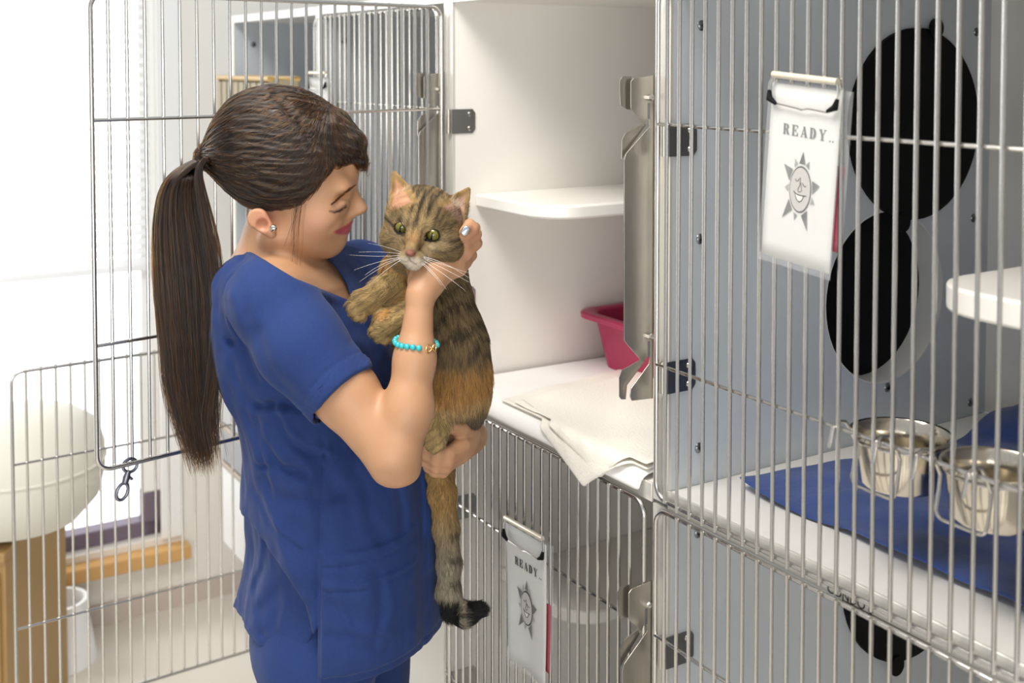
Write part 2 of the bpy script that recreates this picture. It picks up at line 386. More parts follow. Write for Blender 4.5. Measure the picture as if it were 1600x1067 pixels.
# ------------------------------------------------------------------ things in and on the cages
def cloth(name, mt, pts, label, cat, th=.004, group=None, lift=None):
    """pts (n,m,3) grid in bank coordinates"""
    P = np.asarray(pts, float); n, k, _ = P.shape
    m = MB(); m.add(P.reshape(-1, 3), [(i*k+j, (i+1)*k+j, (i+1)*k+j+1, i*k+j+1) for i in range(n-1) for j in range(k-1)])
    o = place_bank(m.build(name, mt)); s = o.modifiers.new('thick', 'SOLIDIFY'); s.thickness = th; s.offset = 0
    b = o.modifiers.new('sub', 'SUBSURF'); b.levels = b.render_levels = 1
    return tag(o, label, cat, group)
def wr(x, y, seed=0, f=18):
    return (math.sin(f*x+3*math.sin(f*.5*y+seed)+seed)+math.sin(f*1.3*y+2*math.sin(f*.6*x+1.7*seed))+.6*math.sin(f*2.1*(x+y)+seed*2))/2.6
M_pad = mat('white_pad', (.86, .85, .82), .7, bump=.15, bscale=120, sheen=.3)
M_tow = mat('cream_towel', (.85, .81, .72), .9, bump=.7, bscale=260, sheen=.4)
M_blue = mat('blue_blanket', (.014, .048, .21), .8, bump=.6, bscale=60, var=.25, sheen=.3)
# white pad with a rolled front edge
prof = [(.60, .010), (.4, .010), (.2, .011), (.06, .012), (.012, .011), (-.006, .006), (-.012, -.004), (-.012, -.014)]
g = [[(a, d, ZF+z+.0012*wr(a, d, 1)) for d, z in prof] for a in np.linspace(-1.815, -1.262, 24)]
cloth('pad', M_pad, g, 'smooth white pad covering the floor of the open cage, under the cream towels', 'pad', .006)
# towels : top layer falls over the front edge in a point
def over(a, tips):
    return max(0, np.interp(a, [t[0] for t in tips], [t[1] for t in tips]))
def towel(name, a0, a1, back, tips, base, label, seed, slant=0):
    g = []
    for a in np.linspace(a0, a1, 46):
        L = over(a, tips); row = []
        fr = min(1, max(0, (a-a0)/.16))
        for u in np.linspace(0, 1, 26):
            s_ = u*(back+.016+L)                       # path length from the back edge
            d = back-s_
            if d > -.016: z = base+.0025*wr(a, d, seed, 30)
            else: z = base-(-.016-d); d = -.016-.002*wr(a, z, seed, 40)-.002
            if u == 1 and L < .002: d, z = max(d, np.interp(a, [t[0] for t in tips], [t[2] for t in tips])), base
            row.append((a+slant*d, d, ZF+z))
        g.append(row)
    return cloth(name, M_tow, g, label, 'towel', .004, 'towels in the open cage')
towel('towel', -1.66, -1.262, .45, [(-1.66, 0, .0), (-1.53, .0, 0), (-1.394, .066, 0), (-1.375, .05, 0), (-1.34, .028, 0), (-1.30, 0, 0), (-1.25, 0, 0)], .017,
      'cream towel whose lower layer hangs over the cage front in a point', 2, -.15)
towel('towel', -1.62, -1.262, .30, [(-1.62, 0, .02), (-1.50, 0, 0), (-1.40, .028, 0), (-1.352, .046, 0), (-1.30, 0, 0), (-1.25, 0, 0)], .024,
      'cream towel folded on top of the other one, its edge along the cage front', 5, -.1)
# blue blanket
g = []
for u in np.linspace(0, 1, 60):
    row = []
    for v in np.linspace(0, 1, 50):
        d = .085+v*.585; aL = np.interp(d, [.085, .2, .26, .48, .67], [-1.172, -1.165, -1.155, -1.13, -1.16]); a = aL+u*(-.655-aL)
        z = .003+.0075*(wr(a, d, 3, 26)+1)+.003*(wr(d, a, 6, 50)+1)*min(1, u*8)*min(1, v*10)+.075*max(0, v-.78)/.22*math.exp(-((a+1.05)/.08)**2)+.05*max(0, v-.7)/.3*min(1, max(0, (a+.98)/.1))
        row.append((a, d+.004*math.sin(30*a), ZF+z))
    g.append(row)
cloth('blanket', M_blue, g, 'crumpled royal blue blanket on the floor of the right cage, under the steel bowls', 'blanket', .004)
# litter tray
def tray():
    root = empty('litter_tray', 'dark pink plastic litter tray on the open cage floor behind the steel latch', 'litter tray', BO, BROT)
    mt = mat('magenta_plastic', (.42, .012, .085), .32, spec=.5)
    a0, a1, d0, d1, z0, z1 = -1.80, -1.40, .25, .60, ZF+.014, ZF+.118
    rings = []
    def ring(ins, z): return [(x, y, z) for x, y in rrect(a0+ins, d0+ins, a1-ins, d1-ins, .035, 5)]
    R = [ring(.036, z0), ring(.020, z1-.012), ring(.018, z1-.010), ring(.0, z1-.012), ring(-.001, z1-.003), ring(.002, z1), ring(.016, z1), ring(.021, z1-.004), ring(.040, z0+.004)]
    n = len(R[0]); m = MB(); f = []
    for i in range(len(R)-1): f += [(i*n+k, i*n+(k+1) % n, (i+1)*n+(k+1) % n, (i+1)*n+k) for k in range(n)]
    f += [tuple(range(n))[::-1], tuple((len(R)-1)*n+k for k in range(n))]
    m.add(np.concatenate([np.array(r) for r in R]), f); m.build('tray_body', mt, root)
    m = MB(); m.poly([(x, y, z0+.005) for x, y in rrect(a0+.048, d0+.048, a1-.048, d1-.048, .03, 5)], (0, 0, .006))
    tag(m.build('litter', mat('litter_beige', (.45, .40, .33), .95, bump=1, bscale=300), root), kind='stuff')
tray()
# steel bowls with wire holders hooked on the crossbar
M_bowl = mat('polished_steel', (.70, .64, .54), .16, 1)
def bowl_set(a, u0, u1, lab1, lab2):
    cz = CAMZ-.432; d = .077; r = .056
    root = empty('steel_bowl', lab1, 'bowl', tuple(bk(a, d, cz)), BROT, 'steel bowls hanging in the right cage')
    MB().lathe([(0, -.058), (r*.78, -.058), (r*.84, -.054), (r*.90, -.02), (r*.93, -.004), (r, -.002), (r+.003, .0), (r+.002, .003), (r-.001, .0025), (r*.91, -.003), (r*.87, -.02), (r*.81, -.050), (0, -.054)], (0, 0, 0), 48).build('bowl_body', M_bowl, root)
    h = empty('bowl_holder', lab2, 'bowl holder', BO, BROT, 'wire bowl holders on the right cage door')
    k = MB(); k.tube([(a+(r-.003)*math.cos(t), d+(r-.003)*math.sin(t), cz-.0055) for t in np.linspace(0, 2*PI, 40)[:-1]], .0021, 8, closed=True); k.build('ring', M_bar, h)
    hz = CAMZ-.413
    for x in (u0, u1):
        k = MB(); k.tube([(x, .02, cz-.0055), (x, .010, hz-.006), (x, .002, hz+.004), (x, -.010, hz+.0065), (x, -.0185, hz+.002), (x-.002, -.0225, hz-.022)], .0022, 8); k.build('hook', M_bar, h)
    zb = CAMZ-.483; rr = .010
    pts = [(u0, .020, cz-.006), (u0, .018, zb+.03), (u0, .014, zb+rr)]+[(u0+rr-rr*math.cos(t), .013, zb+rr-rr*math.sin(t)) for t in np.linspace(.2, PI/2, 5)]
    pts += [(u1-rr+rr*math.sin(t), .013, zb+rr-rr*math.cos(t)) for t in np.linspace(0, PI/2-.2, 5)]+[(u1, .014, zb+rr), (u1, .018, zb+.03), (u1, .020, cz-.006)]
    MB().tube(pts, .0021, 8).build('support_loop', M_bar, h)
bowl_set(-.888, -.904, -.842, 'polished steel bowl behind the bars, the one farther from the right edge', 'wire hook holder carrying the steel bowl left of the other')
bowl_set(-.762, -.789, -.727, 'polished steel bowl behind the bars, cut by the right edge of the photo', 'wire hook holder carrying the rightmost steel bowl')
# hanging ready cards
M_paper = mat('white_paper', (.60, .59, .565), .5)
M_sleeve = mat('clear_plastic', (.8, .8, .8), .15, alpha=.12, spec=.6)
M_ink = mat('black_ink', (.01, .01, .01), .6); M_ray = mat('grey_ink', (.13, .125, .12), .7); M_ray2 = mat('pale_grey_ink', (.30, .29, .28), .7)
M_face = mat('face_grey', (.42, .40, .38), .7); M_red = mat('red_card', (.30, .05, .08), .5)
GLY = {'R': [[(0, .93), (0, 1), (.5, 1), (.5, .93)], [(.09, 0), (.09, 1), (.36, 1), (.36, 0)], [(0, 0), (0, .06), (.45, .06), (.45, 0)], [(.36, 1), (.62, .98), (.80, .88), (.83, .74), (.78, .58), (.60, .49), (.36, .46), (.36, .52), (.52, .55), (.57, .73), (.52, .91), (.36, .94)], [(.44, .50), (.70, .50), (.90, .06), (1.0, .06), (1.0, 0), (.66, 0)]],
       'E': [[(0, .93), (0, 1), (.88, 1), (.88, .68), (.82, .68), (.74, .93)], [(.09, 0), (.09, 1), (.36, 1), (.36, 0)], [(0, 0), (0, .07), (.74, .07), (.86, .34), (.92, .34), (.92, 0)], [(.36, .47), (.36, .54), (.6, .54), (.6, .68), (.65, .68), (.65, .34), (.6, .34), (.6, .47)]],
       'A': [[(.10, .04), (.16, .04), (.52, .95), (.46, 1)], [(.36, 1), (.58, 1), (.95, .04), (.66, .04)], [(.22, .27), (.22, .33), (.72, .33), (.72, .27)], [(0, 0), (0, .06), (.3, .06), (.3, 0)], [(.58, 0), (.58, .06), (1.04, .06), (1.04, 0)]],
       'D': [[(0, .93), (0, 1), (.45, 1), (.45, .93)], [(.09, 0), (.09, 1), (.36, 1), (.36, 0)], [(0, 0), (0, .07), (.45, .07), (.45, 0)], [(.36, 1), (.62, .97), (.84, .82), (.93, .5), (.84, .18), (.62, .03), (.36, 0), (.36, .07), (.52, .1), (.63, .5), (.52, .9), (.36, .93)]],
       'Y': [[(.06, .96), (.34, .96), (.62, .46), (.38, .46)], [(.86, .96), (.92, .96), (.62, .46), (.55, .50)], [(.37, 0), (.37, .48), (.63, .48), (.63, 0)], [(0, .94), (0, 1), (.42, 1), (.42, .94)], [(.7, .94), (.7, 1), (1.04, 1), (1.04, .94)], [(.24, 0), (.24, .06), (.76, .06), (.76, 0)]],
       '.': [[(.2, 0), (.2, .14), (.36, .14), (.36, 0)]]}
def ready_letters(p, y, x0=-.0315, z0=-.063, hh=.0128, adv=.0140):
    x = x0
    for ch in 'READY..':
        m = MB()
        for k, q in enumerate(GLY[ch]): m.poly([(x+u*.0105, y-.00012*k*0, z0+v*hh) for u, v in q], (0, -.0003, 0))
        m.build('printed_letter' if ch != '.' else 'printed_dot', M_ink, p, smooth=False); x += adv if ch != '.' else .0045
def card(a, z, tilt, label, curl=0, w=.108, h=.212):
    root = empty('ready_card', label, 'hanging card', tuple(bk(a, -.020 if not curl else -.026, z)), BROT, 'ready cards hung on the cage doors')
    root.rotation_euler = (0, tilt, BROT)
    def sheet(name, x0, x1, z0, z1, y, m_, th, r=.003):
        n = 12; mm = MB(); xs = np.linspace(x0, x1, n); zs = np.linspace(z0, z1, n)
        v = [(x, y+curl*((z_/h)**2)*.03*math.sin(x*40+2)+curl*.02*(x/w)*(z_/h), z_) for z_ in zs for x in xs]
        mm.add(v, [(i*n+j, i*n+j+1, (i+1)*n+j+1, (i+1)*n+j) for i in range(n-1) for j in range(n-1)])
        o = mm.build(name, m_, root); s_ = o.modifiers.new('t', 'SOLIDIFY'); s_.thickness = th; s_.offset = 0; return o
    W2 = w/2
    sheet('red_card', -W2+.02, W2+.006, -h*.88, -h*.42, .0045, M_red, .0006)
    sheet('back_board', -W2+.01, W2+.010, -h*.86, -.004, .0065, M_sleeve, .001)
    p = sheet('paper', -W2, W2, -h, -.004, 0, M_paper, .0005)
    sheet('plastic_sleeve', -W2-.005, W2+.003, -h-.007, -.001, -.0012, M_sleeve, .0004)
    MB().tube([(-W2+.004, -.004, .006), (W2-.004, -.004, .006)], .0042, 14).build('clip_rod', mat('ivory_metal', (.72, .66, .54), .3, .4), root)
    for s_ in (-1, 1):
        k = MB(); x = s_*(W2-.004)
        k.tube([(x, -.004, .004), (x+s_*.004, -.006, -.006), (x+s_*.003, -.006, -.014)], .0014, 8); k.build('clip_wire', M_bar, root)
        k = MB(); k.tube([(x+s_*.003, -.006, -.013), (x+s_*.001, -.007, -.023), (x-s_*.010, -.007, -.028)], [.0022, .0042, .002], 10); k.build('rubber_grip', M_black, root)
    MB().tube([(-W2+.014, -.006, -.0275), (-.004, -.006, -.030), (.0, -.006, -.031), (.004, -.006, -.030), (.010, -.006, -.0285), (W2-.014, -.006, -.0295)], .0011, 8).build('clip_spring', M_bar, root)
    ready_letters(p, -.0006 if not curl else -.0016)
    yo = -.0008 if not curl else -.0018
    def flat(name, pts, m_, parent, th=-.0002, y=yo): return MB().poly([(x, y, z_) for x, z_ in pts], (0, th, 0)).build(name, m_, parent, smooth=False)
    cx, cz, ex, ez = .002, -.124, .0170, .0275
    R_ = lambda ang, k_: (cx+k_*ex*math.cos(ang), cz+k_*ez*math.sin(ang))
    sun = flat('sun_drawing', [R_(q, 1.0) for q in np.linspace(0, 2*PI, 40)[:-1]], M_ink, p)
    flat('sun_face', [R_(q, .93) for q in np.linspace(0, 2*PI, 40)[:-1]], M_face, sun, y=yo-.0003)
    big = [(88, 1.62), (150, 1.9), (10, 1.75), (222, 2.05), (297, 1.9)]; small = [(117, 1.42), (62, 1.42), (182, 1.45), (340, 1.45), (255, 1.42)]
    for (dg, k_), m_, wd in [(b_, M_ray, 15) for b_ in big]+[(b_, M_ray2, 9) for b_ in small]:
        q = math.radians(dg)
        flat('sun_ray', [R_(q-math.radians(wd), 1.12), R_(q, k_), R_(q+math.radians(wd), 1.12)], m_, sun)
    L = lambda name, pts, r_: MB().tube([(cx+x*ex, yo-.0006, cz+z_*ez) for x, z_ in pts], r_, 6).build(name, M_ink, sun)
    L('drawn_eye', [(-.48, .42), (-.38, .33), (-.22, .35), (-.12, .45)], .0004); L('drawn_eye', [(.18, .30), (.30, .20), (.45, .16), (.55, .2)], .0004)
    L('drawn_nose', [(-.02, .52), (-.02, .2), (-.2, -.02), (-.1, -.12), (.08, -.08), (.18, -.05), (.12, .1), (.05, .3)], .00035)
    L('drawn_mouth', [(-.55, -.12), (-.4, -.2), (-.1, -.24), (.3, -.24), (.6, -.22)], .0005)
    flat('drawn_smile', [(cx+ex*x, cz+ez*z_) for x, z_ in [(-.40, -.22), (-.1, -.27), (.35, -.26), (.22, -.42), (0, -.5), (-.2, -.45)]], M_paper, sun, y=yo-.0005)
    L('drawn_lip', [(-.42, -.22), (-.25, -.45), (0, -.54), (.22, -.46), (.38, -.26)], .0004)
    return root
card(-.948, CAMZ-.022, math.radians(4.5), 'white card reading READY with a smiling sun, hung on the upper right cage door')
card(-1.540, CAMZ-.752, math.radians(-2), 'crinkled white card with sun drawing hung on the lower cage door under the towels', .2, .120, .232)
card(-2.405, CAMZ-.026, 0, 'blurred white card clipped to the far cage door beside the woman\'s forehead')
# beige slotted basket on the farthest cage
def basket():
    root = empty('slotted_basket', 'beige slotted basket hung on the farthest upper cage, above the woman\'s head', 'basket', tuple(bk(-2.75, -.008, CAMZ-.25)), BROT)
    mt = mat('beige_slats', (.36, .30, .20), .6, bump=.2, bscale=60); w, dd, h = .38, .07, .215
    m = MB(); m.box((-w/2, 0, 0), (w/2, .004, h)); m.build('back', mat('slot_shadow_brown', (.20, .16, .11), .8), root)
    for s_ in (-1, 1): MB().box((s_*w/2-(.004 if s_ > 0 else 0), -dd, 0), (s_*w/2+(0 if s_ > 0 else .004), 0, h)).build('side', mt, root)
    for i in range(9): MB().box((-w/2+i*w/8.6, -dd-.004, 0), (-w/2+i*w/8.6+.03, -dd, h-.01)).build('slat', mt, root)
    MB().box((-w/2, -dd, 0), (w/2, 0, .004)).build('base', mt, root)
    MB().tube([(-w/2, -dd, h), (w/2, -dd, h), (w/2, 0, h), (-w/2, 0, h)], .006, 8, closed=True).build('rim', mat('gold_rim', (.55, .36, .12), .4), root)
basket()
# snap hook on the open door
def snap_hook():
    from mathutils import Matrix, Vector
    mw = Matrix.Translation(Vector(BO)) @ Matrix.Rotation(BROT, 4, 'Z') @ Matrix.Translation(dM.location) @ Matrix.Rotation(dM.rotation_euler.z, 4, 'Z')
    p = mw @ Vector((.592, -.004, DB0)); root = empty('snap_hook', 'small dark metal snap hook hanging from the bottom corner of the open door', 'snap hook', tuple(p), BROT+dM.rotation_euler.z)
    root.rotation_euler = (0, .33, BROT+dM.rotation_euler.z+PI)
    mt = mat('gunmetal', (.20, .20, .24), .35, 1)
    E = lambda cx, cz, rx, rz, a0=0, a1=2*PI: [(cx+rx*math.cos(t), 0, cz+rz*math.sin(t)) for t in np.linspace(a0, a1, 22)]
    MB().tube(E(0, -.004, .011, .010)[:-1], .0026, 8, closed=True).build('loop', mt, root)
    MB().tube([(0, 0, -.012), (0, 0, -.022), (0, 0, -.030)], [.004, .0055, .0045], 12).build('swivel', mt, root)
    MB().tube(E(0, -.043, .0085, .0125)[:-1], .0026, 8, closed=True).build('eye', mt, root)
    MB().tube([(.003, 0, -.020), (.010, 0, -.024)], .0022, 8).build('thumb_lever', mt, root)
snap_hook()

# ------------------------------------------------------------------ blurred things at the left
def cab():
    root = empty('wooden_cabinet', 'light brown wooden cabinet at the left edge below the rounded cream cushion', 'cabinet', (0, 0, 0))
    p = W(8, 870, 2.62); x1 = p[0]; y0 = 2.62; z1 = W(46, 862, 2.62)[2]
    mt = mat('oak', (.42, .26, .10), .45, bump=.2, bscale=8, aniso=(1, 1, 14), var=.2)
    root.location = (x1-.225, y0+.18, 0)
    MB().box((-.225, -.18, .0), (.225, .18, z1-.025)).build('body', mt, root, .003)
    MB().box((-.228, -.19, z1-.025), (.228, .185, z1)).build('top', mt, root, .004)
    MB().box((-.21, -.192, .06), (.215, -.1805, z1-.05)).build('door', mt, root, .003)
    MB().tube([(.18, -.205, z1-.25), (.18, -.205, z1-.15)], .005).build('handle', M_steel, root)
    return z1
zcab = cab()
def cushion():
    c_ = W(28, 735, 2.75); mt = mat('cream_fabric', (.80, .78, .68), .8, bump=.2, bscale=90, sheen=.3)
    pr = [(0, -.175), (.08, -.172), (.14, -.150), (.185, -.10), (.20, -.04), (.20, .02), (.185, .07), (.14, .10), (.07, .115), (0, .118)]
    m = MB(); m.lathe(pr, (0, 0, 0), 48); o = m.build('round_cushion', mt); o.location = (c_[0], c_[1], zcab+.176); 
    tag(o, 'rounded cream cushion standing on the brown wooden cabinet at left', 'cushion')
    k = MB(); k.tube([(.2005*math.cos(t), .2005*math.sin(t), -.01) for t in np.linspace(0, 2*PI, 48)[:-1]], .004, 8, closed=True); k.build('piping', mt, o)
cushion()
def bin_():
    p = W(92, 1020, 3.09); root = empty('white_bin', 'white tapered bin on the floor beside the wooden cabinet', 'bin', (p[0], p[1], 0))
    m = MB(); n = 32
    zt_ = .165
    m.lathe([(0, 0), (.10, 0), (.072, zt_), (.077, zt_+.004), (.067, zt_+.004), (.092, .006), (0, .006)], (0, 0, 0), 32); m.build('body', mat('white_plastic', (.9, .9, .9), .3), root)
    MB().tube([(.0745*math.cos(t), .0745*math.sin(t), zt_) for t in np.linspace(0, 2*PI, 32)[:-1]], .004, 8, closed=True).build('rim', mat('white_plastic', (.9, .9, .9), .3), root)
bin_()
def crate(z0, z1, label, col, sh):
    root = empty('storage_crate', label, 'crate', tuple(bk(-2.905+sh, .10, z0)), BROT, 'crates stacked in the farthest lower cage')
    w, dd, h = .125, .15, z1-z0
    mt = mat('crate_%d' % (z0*1000), col, .5)
    MB().box((-w, -dd, 0), (w, dd, h-.016)).build('body', mt, root, .006)
    MB().box((-w-.004, -dd-.004, h-.016), (w+.004, dd+.004, h-.001)).build('lid', mat('crate_lid', (.36, .30, .24), .5), root, .003)
crate(ZF-DROP+.001, .56, 'tall white crate in the farthest lower cage, lowest of its stack', (.75, .75, .74), 0)
crate(.56, .662, 'dark grey crate in the farthest lower cage, in the middle of its stack', (.28, .28, .29), -.002)
crate(.662, .775, 'mid grey crate in the farthest lower cage, topmost of its stack', (.42, .42, .42), .003)

# ------------------------------------------------------------------ implicit-surface modelling for the figures
def _ell(P, c, r, R=None):
    q = P-np.asarray(c)
    if R is not None: q = q@np.asarray(R).T
    r = np.asarray(r, float); k0 = np.linalg.norm(q/r, axis=1); k1 = np.linalg.norm(q/(r*r), axis=1)+1e-9
    return k0*(k0-1)/k1
def _cap(P, a, b, ra, rb):
    a = np.asarray(a, float); b = np.asarray(b, float); d = b-a; t = np.clip(((P-a)@d)/(d@d), 0, 1)
    return np.linalg.norm(P-a-t[:, None]*d, axis=1)-(ra+(rb-ra)*t)
def smin(a, b, k):
    h = np.clip(.5+.5*(b-a)/k, 0, 1); return b*(1-h)+a*h-k*h*(1-h)
def smax(a, b, k): return -smin(-a, -b, k)
def _chain(P, pts, rs, k=.006):
    d = None
    for i in range(len(pts)-1):
        e = _cap(P, pts[i], pts[i+1], rs[i], rs[i+1]); d = e if d is None else smin(d, e, k)
    return d
def _poly(P, poly):       # signed distance in the x,z plane
    x, z = P[:, 0], P[:, 2]; V = np.asarray(poly, float); n = len(V)
    d = np.full(len(x), 1e9); s = np.ones(len(x))
    for i in range(n):
        a, b = V[i], V[i-1]; e = b-a; wx, wz = x-a[0], z-a[1]
        t = np.clip((wx*e[0]+wz*e[1])/(e@e), 0, 1); bx, bz = wx-e[0]*t, wz-e[1]*t
        d = np.minimum(d, bx*bx+bz*bz)
        c1, c2, c3 = z >= a[1], z < b[1], e[0]*wz > e[1]*wx
        s[(c1 & c2 & c3) | (~c1 & ~c2 & ~c3)] *= -1
    return s*np.sqrt(d)
def _segd(P, pts):        # distance to a polyline in the x,z plane
    x, z = P[:, 0], P[:, 2]; d = np.full(len(x), 1e9)
    for a, b in zip(pts[:-1], pts[1:]):
        e = np.array([b[0]-a[0], b[1]-a[1]]); wx, wz = x-a[0], z-a[1]
        t = np.clip((wx*e[0]+wz*e[1])/(e@e+1e-12), 0, 1); d = np.minimum(d, np.hypot(wx-e[0]*t, wz-e[1]*t))
    return d
def XZ(pts, Y): return [(lambda w: (w[0], w[2]))(W(p[0], p[1], Y)) for p in pts]
def net(f, lo, hi, h, blk=8, margin=1.7, smooth=2):
    lo = np.array(lo, float); n = (np.ceil((np.array(hi)-lo)/h/blk).astype(int))*blk+1
    nb = (n-1)//blk
    bc = np.stack(np.meshgrid(*[np.arange(k) for k in nb], indexing='ij'), -1).reshape(-1, 3)
    cd = f(lo+(bc+.5)*blk*h); rad = blk*h*.87*margin+.004
    G = np.empty(n, np.float32); sg = np.where(cd < 0, -1., 1.).reshape(nb)
    Gs = np.repeat(np.repeat(np.repeat(sg, blk, 0), blk, 1), blk, 2); G[:] = 1; G[:-1, :-1, :-1] = Gs
    act = bc[np.abs(cd) < rad]; o = np.stack(np.meshgrid(*[np.arange(blk+1)]*3, indexing='ij'), -1).reshape(-1, 3)
    mask = np.zeros(n, bool)
    for i in range(0, len(act), 4000):
        q = (act[i:i+4000, None]*blk+o).reshape(-1, 3); mask[q[:, 0], q[:, 1], q[:, 2]] = True
    idx = np.argwhere(mask)
    for i in range(0, len(idx), 400000):
        q = idx[i:i+400000]; G[q[:, 0], q[:, 1], q[:, 2]] = f(lo+q*h)
    S = G < 0
    cs = [S[a:n[0]-1+a, b:n[1]-1+b, c:n[2]-1+c] for a in (0, 1) for b in (0, 1) for c in (0, 1)]
    al = cs[0].copy(); an = cs[0].copy()
    for c_ in cs[1:]: al &= c_; an |= c_
    cell = an & ~al; ci = np.argwhere(cell)
    vid = np.full(cell.shape, -1, np.int32); vid[ci[:, 0], ci[:, 1], ci[:, 2]] = np.arange(len(ci))
    off = np.array([(a, b, c) for a in (0, 1) for b in (0, 1) for c in (0, 1)])
    vals = np.stack([G[ci[:, 0]+a, ci[:, 1]+b, ci[:, 2]+c] for a, b, c in off], 1)
    acc = np.zeros((len(ci), 3)); cnt = np.zeros(len(ci))
    for i in range(8):
        for j in range(i+1, 8):
            if np.abs(off[i]-off[j]).sum() != 1: continue
            va, vb = vals[:, i], vals[:, j]; m_ = (va < 0) != (vb < 0)
            t = np.where(m_, va/(va-vb+1e-12), 0)[:, None]; p = off[i]+(off[j]-off[i])*t
            acc[m_] += p[m_]; cnt[m_] += 1
    V = lo+(ci+acc/np.maximum(cnt, 1)[:, None])*h
    F = []
    for ax in range(3):
        u, v = [(1, 2), (2, 0), (0, 1)][ax]
        sl0 = [slice(None)]*3; sl1 = [slice(None)]*3; sl0[ax] = slice(0, -1); sl1[ax] = slice(1, None)
        e = np.argwhere(S[tuple(sl0)] != S[tuple(sl1)])
        e = e[(e[:, u] > 0) & (e[:, v] > 0) & (e[:, u] < n[u]-1) & (e[:, v] < n[v]-1)]
        s0 = S[e[:, 0], e[:, 1], e[:, 2]]
        q = []
        for du, dv in ((0, 0), (-1, 0), (-1, -1), (0, -1)):
            g = e.copy(); g[:, u] += du; g[:, v] += dv; q.append(vid[g[:, 0], g[:, 1], g[:, 2]])
        q = np.stack(q, 1); q[~s0] = q[~s0][:, ::-1]; F.append(q)
    F = np.concatenate(F); F = F[(F >= 0).all(1)]
    E_ = np.concatenate([F[:, [0, 1]], F[:, [1, 2]], F[:, [2, 3]], F[:, [3, 0]]])
    for _ in range(smooth):
        A = np.zeros_like(V); c_ = np.bincount(E_.ravel(), minlength=len(V)).astype(float)
        for k in range(3): A[:, k] = np.bincount(E_[:, 0], V[E_[:, 1], k], len(V))+np.bincount(E_[:, 1], V[E_[:, 0], k], len(V))
        V = V*.45+.55*A/np.maximum(c_, 1)[:, None]
    return V, F
def mesh_from(name, V, F, m, parent=None, col=None, origin=None):
    me = bpy.data.meshes.new(name); o0 = np.zeros(3) if origin is None else np.asarray(origin)
    me.vertices.add(len(V)); me.vertices.foreach_set('co', (V-o0).astype(np.float32).ravel())
    me.loops.add(len(F)*4); me.loops.foreach_set('vertex_index', F.astype(np.int32).ravel())
    me.polygons.add(len(F)); me.polygons.foreach_set('loop_start', np.arange(0, len(F)*4, 4, dtype=np.int32))
    me.update(calc_edges=True); me.shade_smooth()
    if col is not None:
        a = me.attributes.new('Col', 'FLOAT_COLOR', 'POINT')
        a.data.foreach_set('color', np.concatenate([col, np.ones((len(V), 1))], 1).astype(np.float32).ravel())
    o = bpy.data.objects.new(name, me); C.objects.link(o); me.materials.append(m)
    if parent: o.parent = parent
    return o
def grad(f, P, e=.0008):
    g = np.stack([f(P+np.eye(3)[k]*e)-f(P-np.eye(3)[k]*e) for k in range(3)], 1); return g/(np.linalg.norm(g, axis=1)[:, None]+1e-12)
def sm(x, a, b): t = np.clip((x-a)/(b-a), 0, 1); return t*t*(3-2*t)
def vnoise(P, sc_, seed=0):
    q = P*sc_; out = np.zeros(len(P)); r_ = np.random.default_rng(seed)
    for k in range(5):
        w = r_.normal(size=3)*(1+.55*k); w2 = r_.normal(size=3); out += np.sin(q@w+1.7*np.sin(q@w2+r_.uniform(0, 6))+r_.uniform(0, 6))/(1+.4*k)
    return out/3
def sample_surface(V, F, N, keep=None, seed=1):
    r_ = np.random.default_rng(seed); T = np.concatenate([F[:, [0, 1, 2]], F[:, [0, 2, 3]]])
    if keep is not None:
        k_ = keep(V[T].mean(1)); T = T[k_]
    a, b, c_ = V[T[:, 0]], V[T[:, 1]], V[T[:, 2]]; ar = np.linalg.norm(np.cross(b-a, c_-a), axis=1)
    i = r_.choice(len(T), N, p=ar/ar.sum()); u, v = r_.random(N), r_.random(N); w = u+v > 1; u[w] = 1-u[w]; v[w] = 1-v[w]
    return a[i]+(b[i]-a[i])*u[:, None]+(c_[i]-a[i])*v[:, None]

# ------------------------------------------------------------------ the woman
YT = 1.76; YAW = math.radians(27); fx, fy = math.cos(YAW), -math.sin(YAW); sx_, sy_ = math.sin(YAW), math.cos(YAW)
TS = [(372, 384, 470, .075), (400, 362, 505, .11), (430, 350, 545, .135), (470, 346, 585, .15), (520, 346, 604, .15), (560, 350, 612, .148), (600, 362, 618, .145), (640, 384, 626, .142), (690, 392, 652, .142), (740, 389, 674, .147),
      (800, 387, 687, .153), (850, 392, 691, .16), (900, 382, 690, .165), (950, 371, 689, .168), (1000, 371, 684, .168), (1060, 378, 668, .168), (1200, 378, 660, .165)]
_tz, _tc, _ta, _tb = [], [], [], []
for py, L, R, b in TS:
    l, r = W(L, py, YT), W(R, py, YT); h_ = (r[0]-l[0])/2; _tz.append(l[2]); _tc.append((l[0]+r[0])/2); _tb.append(b)
    _ta.append(math.sqrt(max(h_*h_-(b*math.sin(YAW))**2, (.45*h_)**2))/math.cos(YAW))
_o = np.argsort(_tz); _tz, _tc, _ta, _tb = [np.array(q)[_o] for q in (_tz, _tc, _ta, _tb)]
def smooth_tab(t):
    z = np.linspace(_tz[0], _tz[-1], 200); v = np.interp(z, _tz, t); k = np.hanning(11); k /= k.sum()
    return z, np.convolve(np.pad(v, 5, 'edge'), k, 'valid')
_Z, _Cs = smooth_tab(_tc); _, _As = smooth_tab(_ta); _, _Bs = smooth_tab(_tb)
def torso(P, grow=0.0):
    z = P[:, 2]; cx = np.interp(z, _Z, _Cs); a = np.interp(z, _Z, _As)+grow; b = np.interp(z, _Z, _Bs)+grow
    dx, dy = P[:, 0]-cx, P[:, 1]-YT; u, v = dx*fx+dy*fy, dx*sx_+dy*sy_
    n_ = 2.3; k0 = ((np.abs(u)/a)**n_+(np.abs(v)/b)**n_)**(1/n_)+1e-9
    return (k0-1)*np.minimum(a, b)*.95
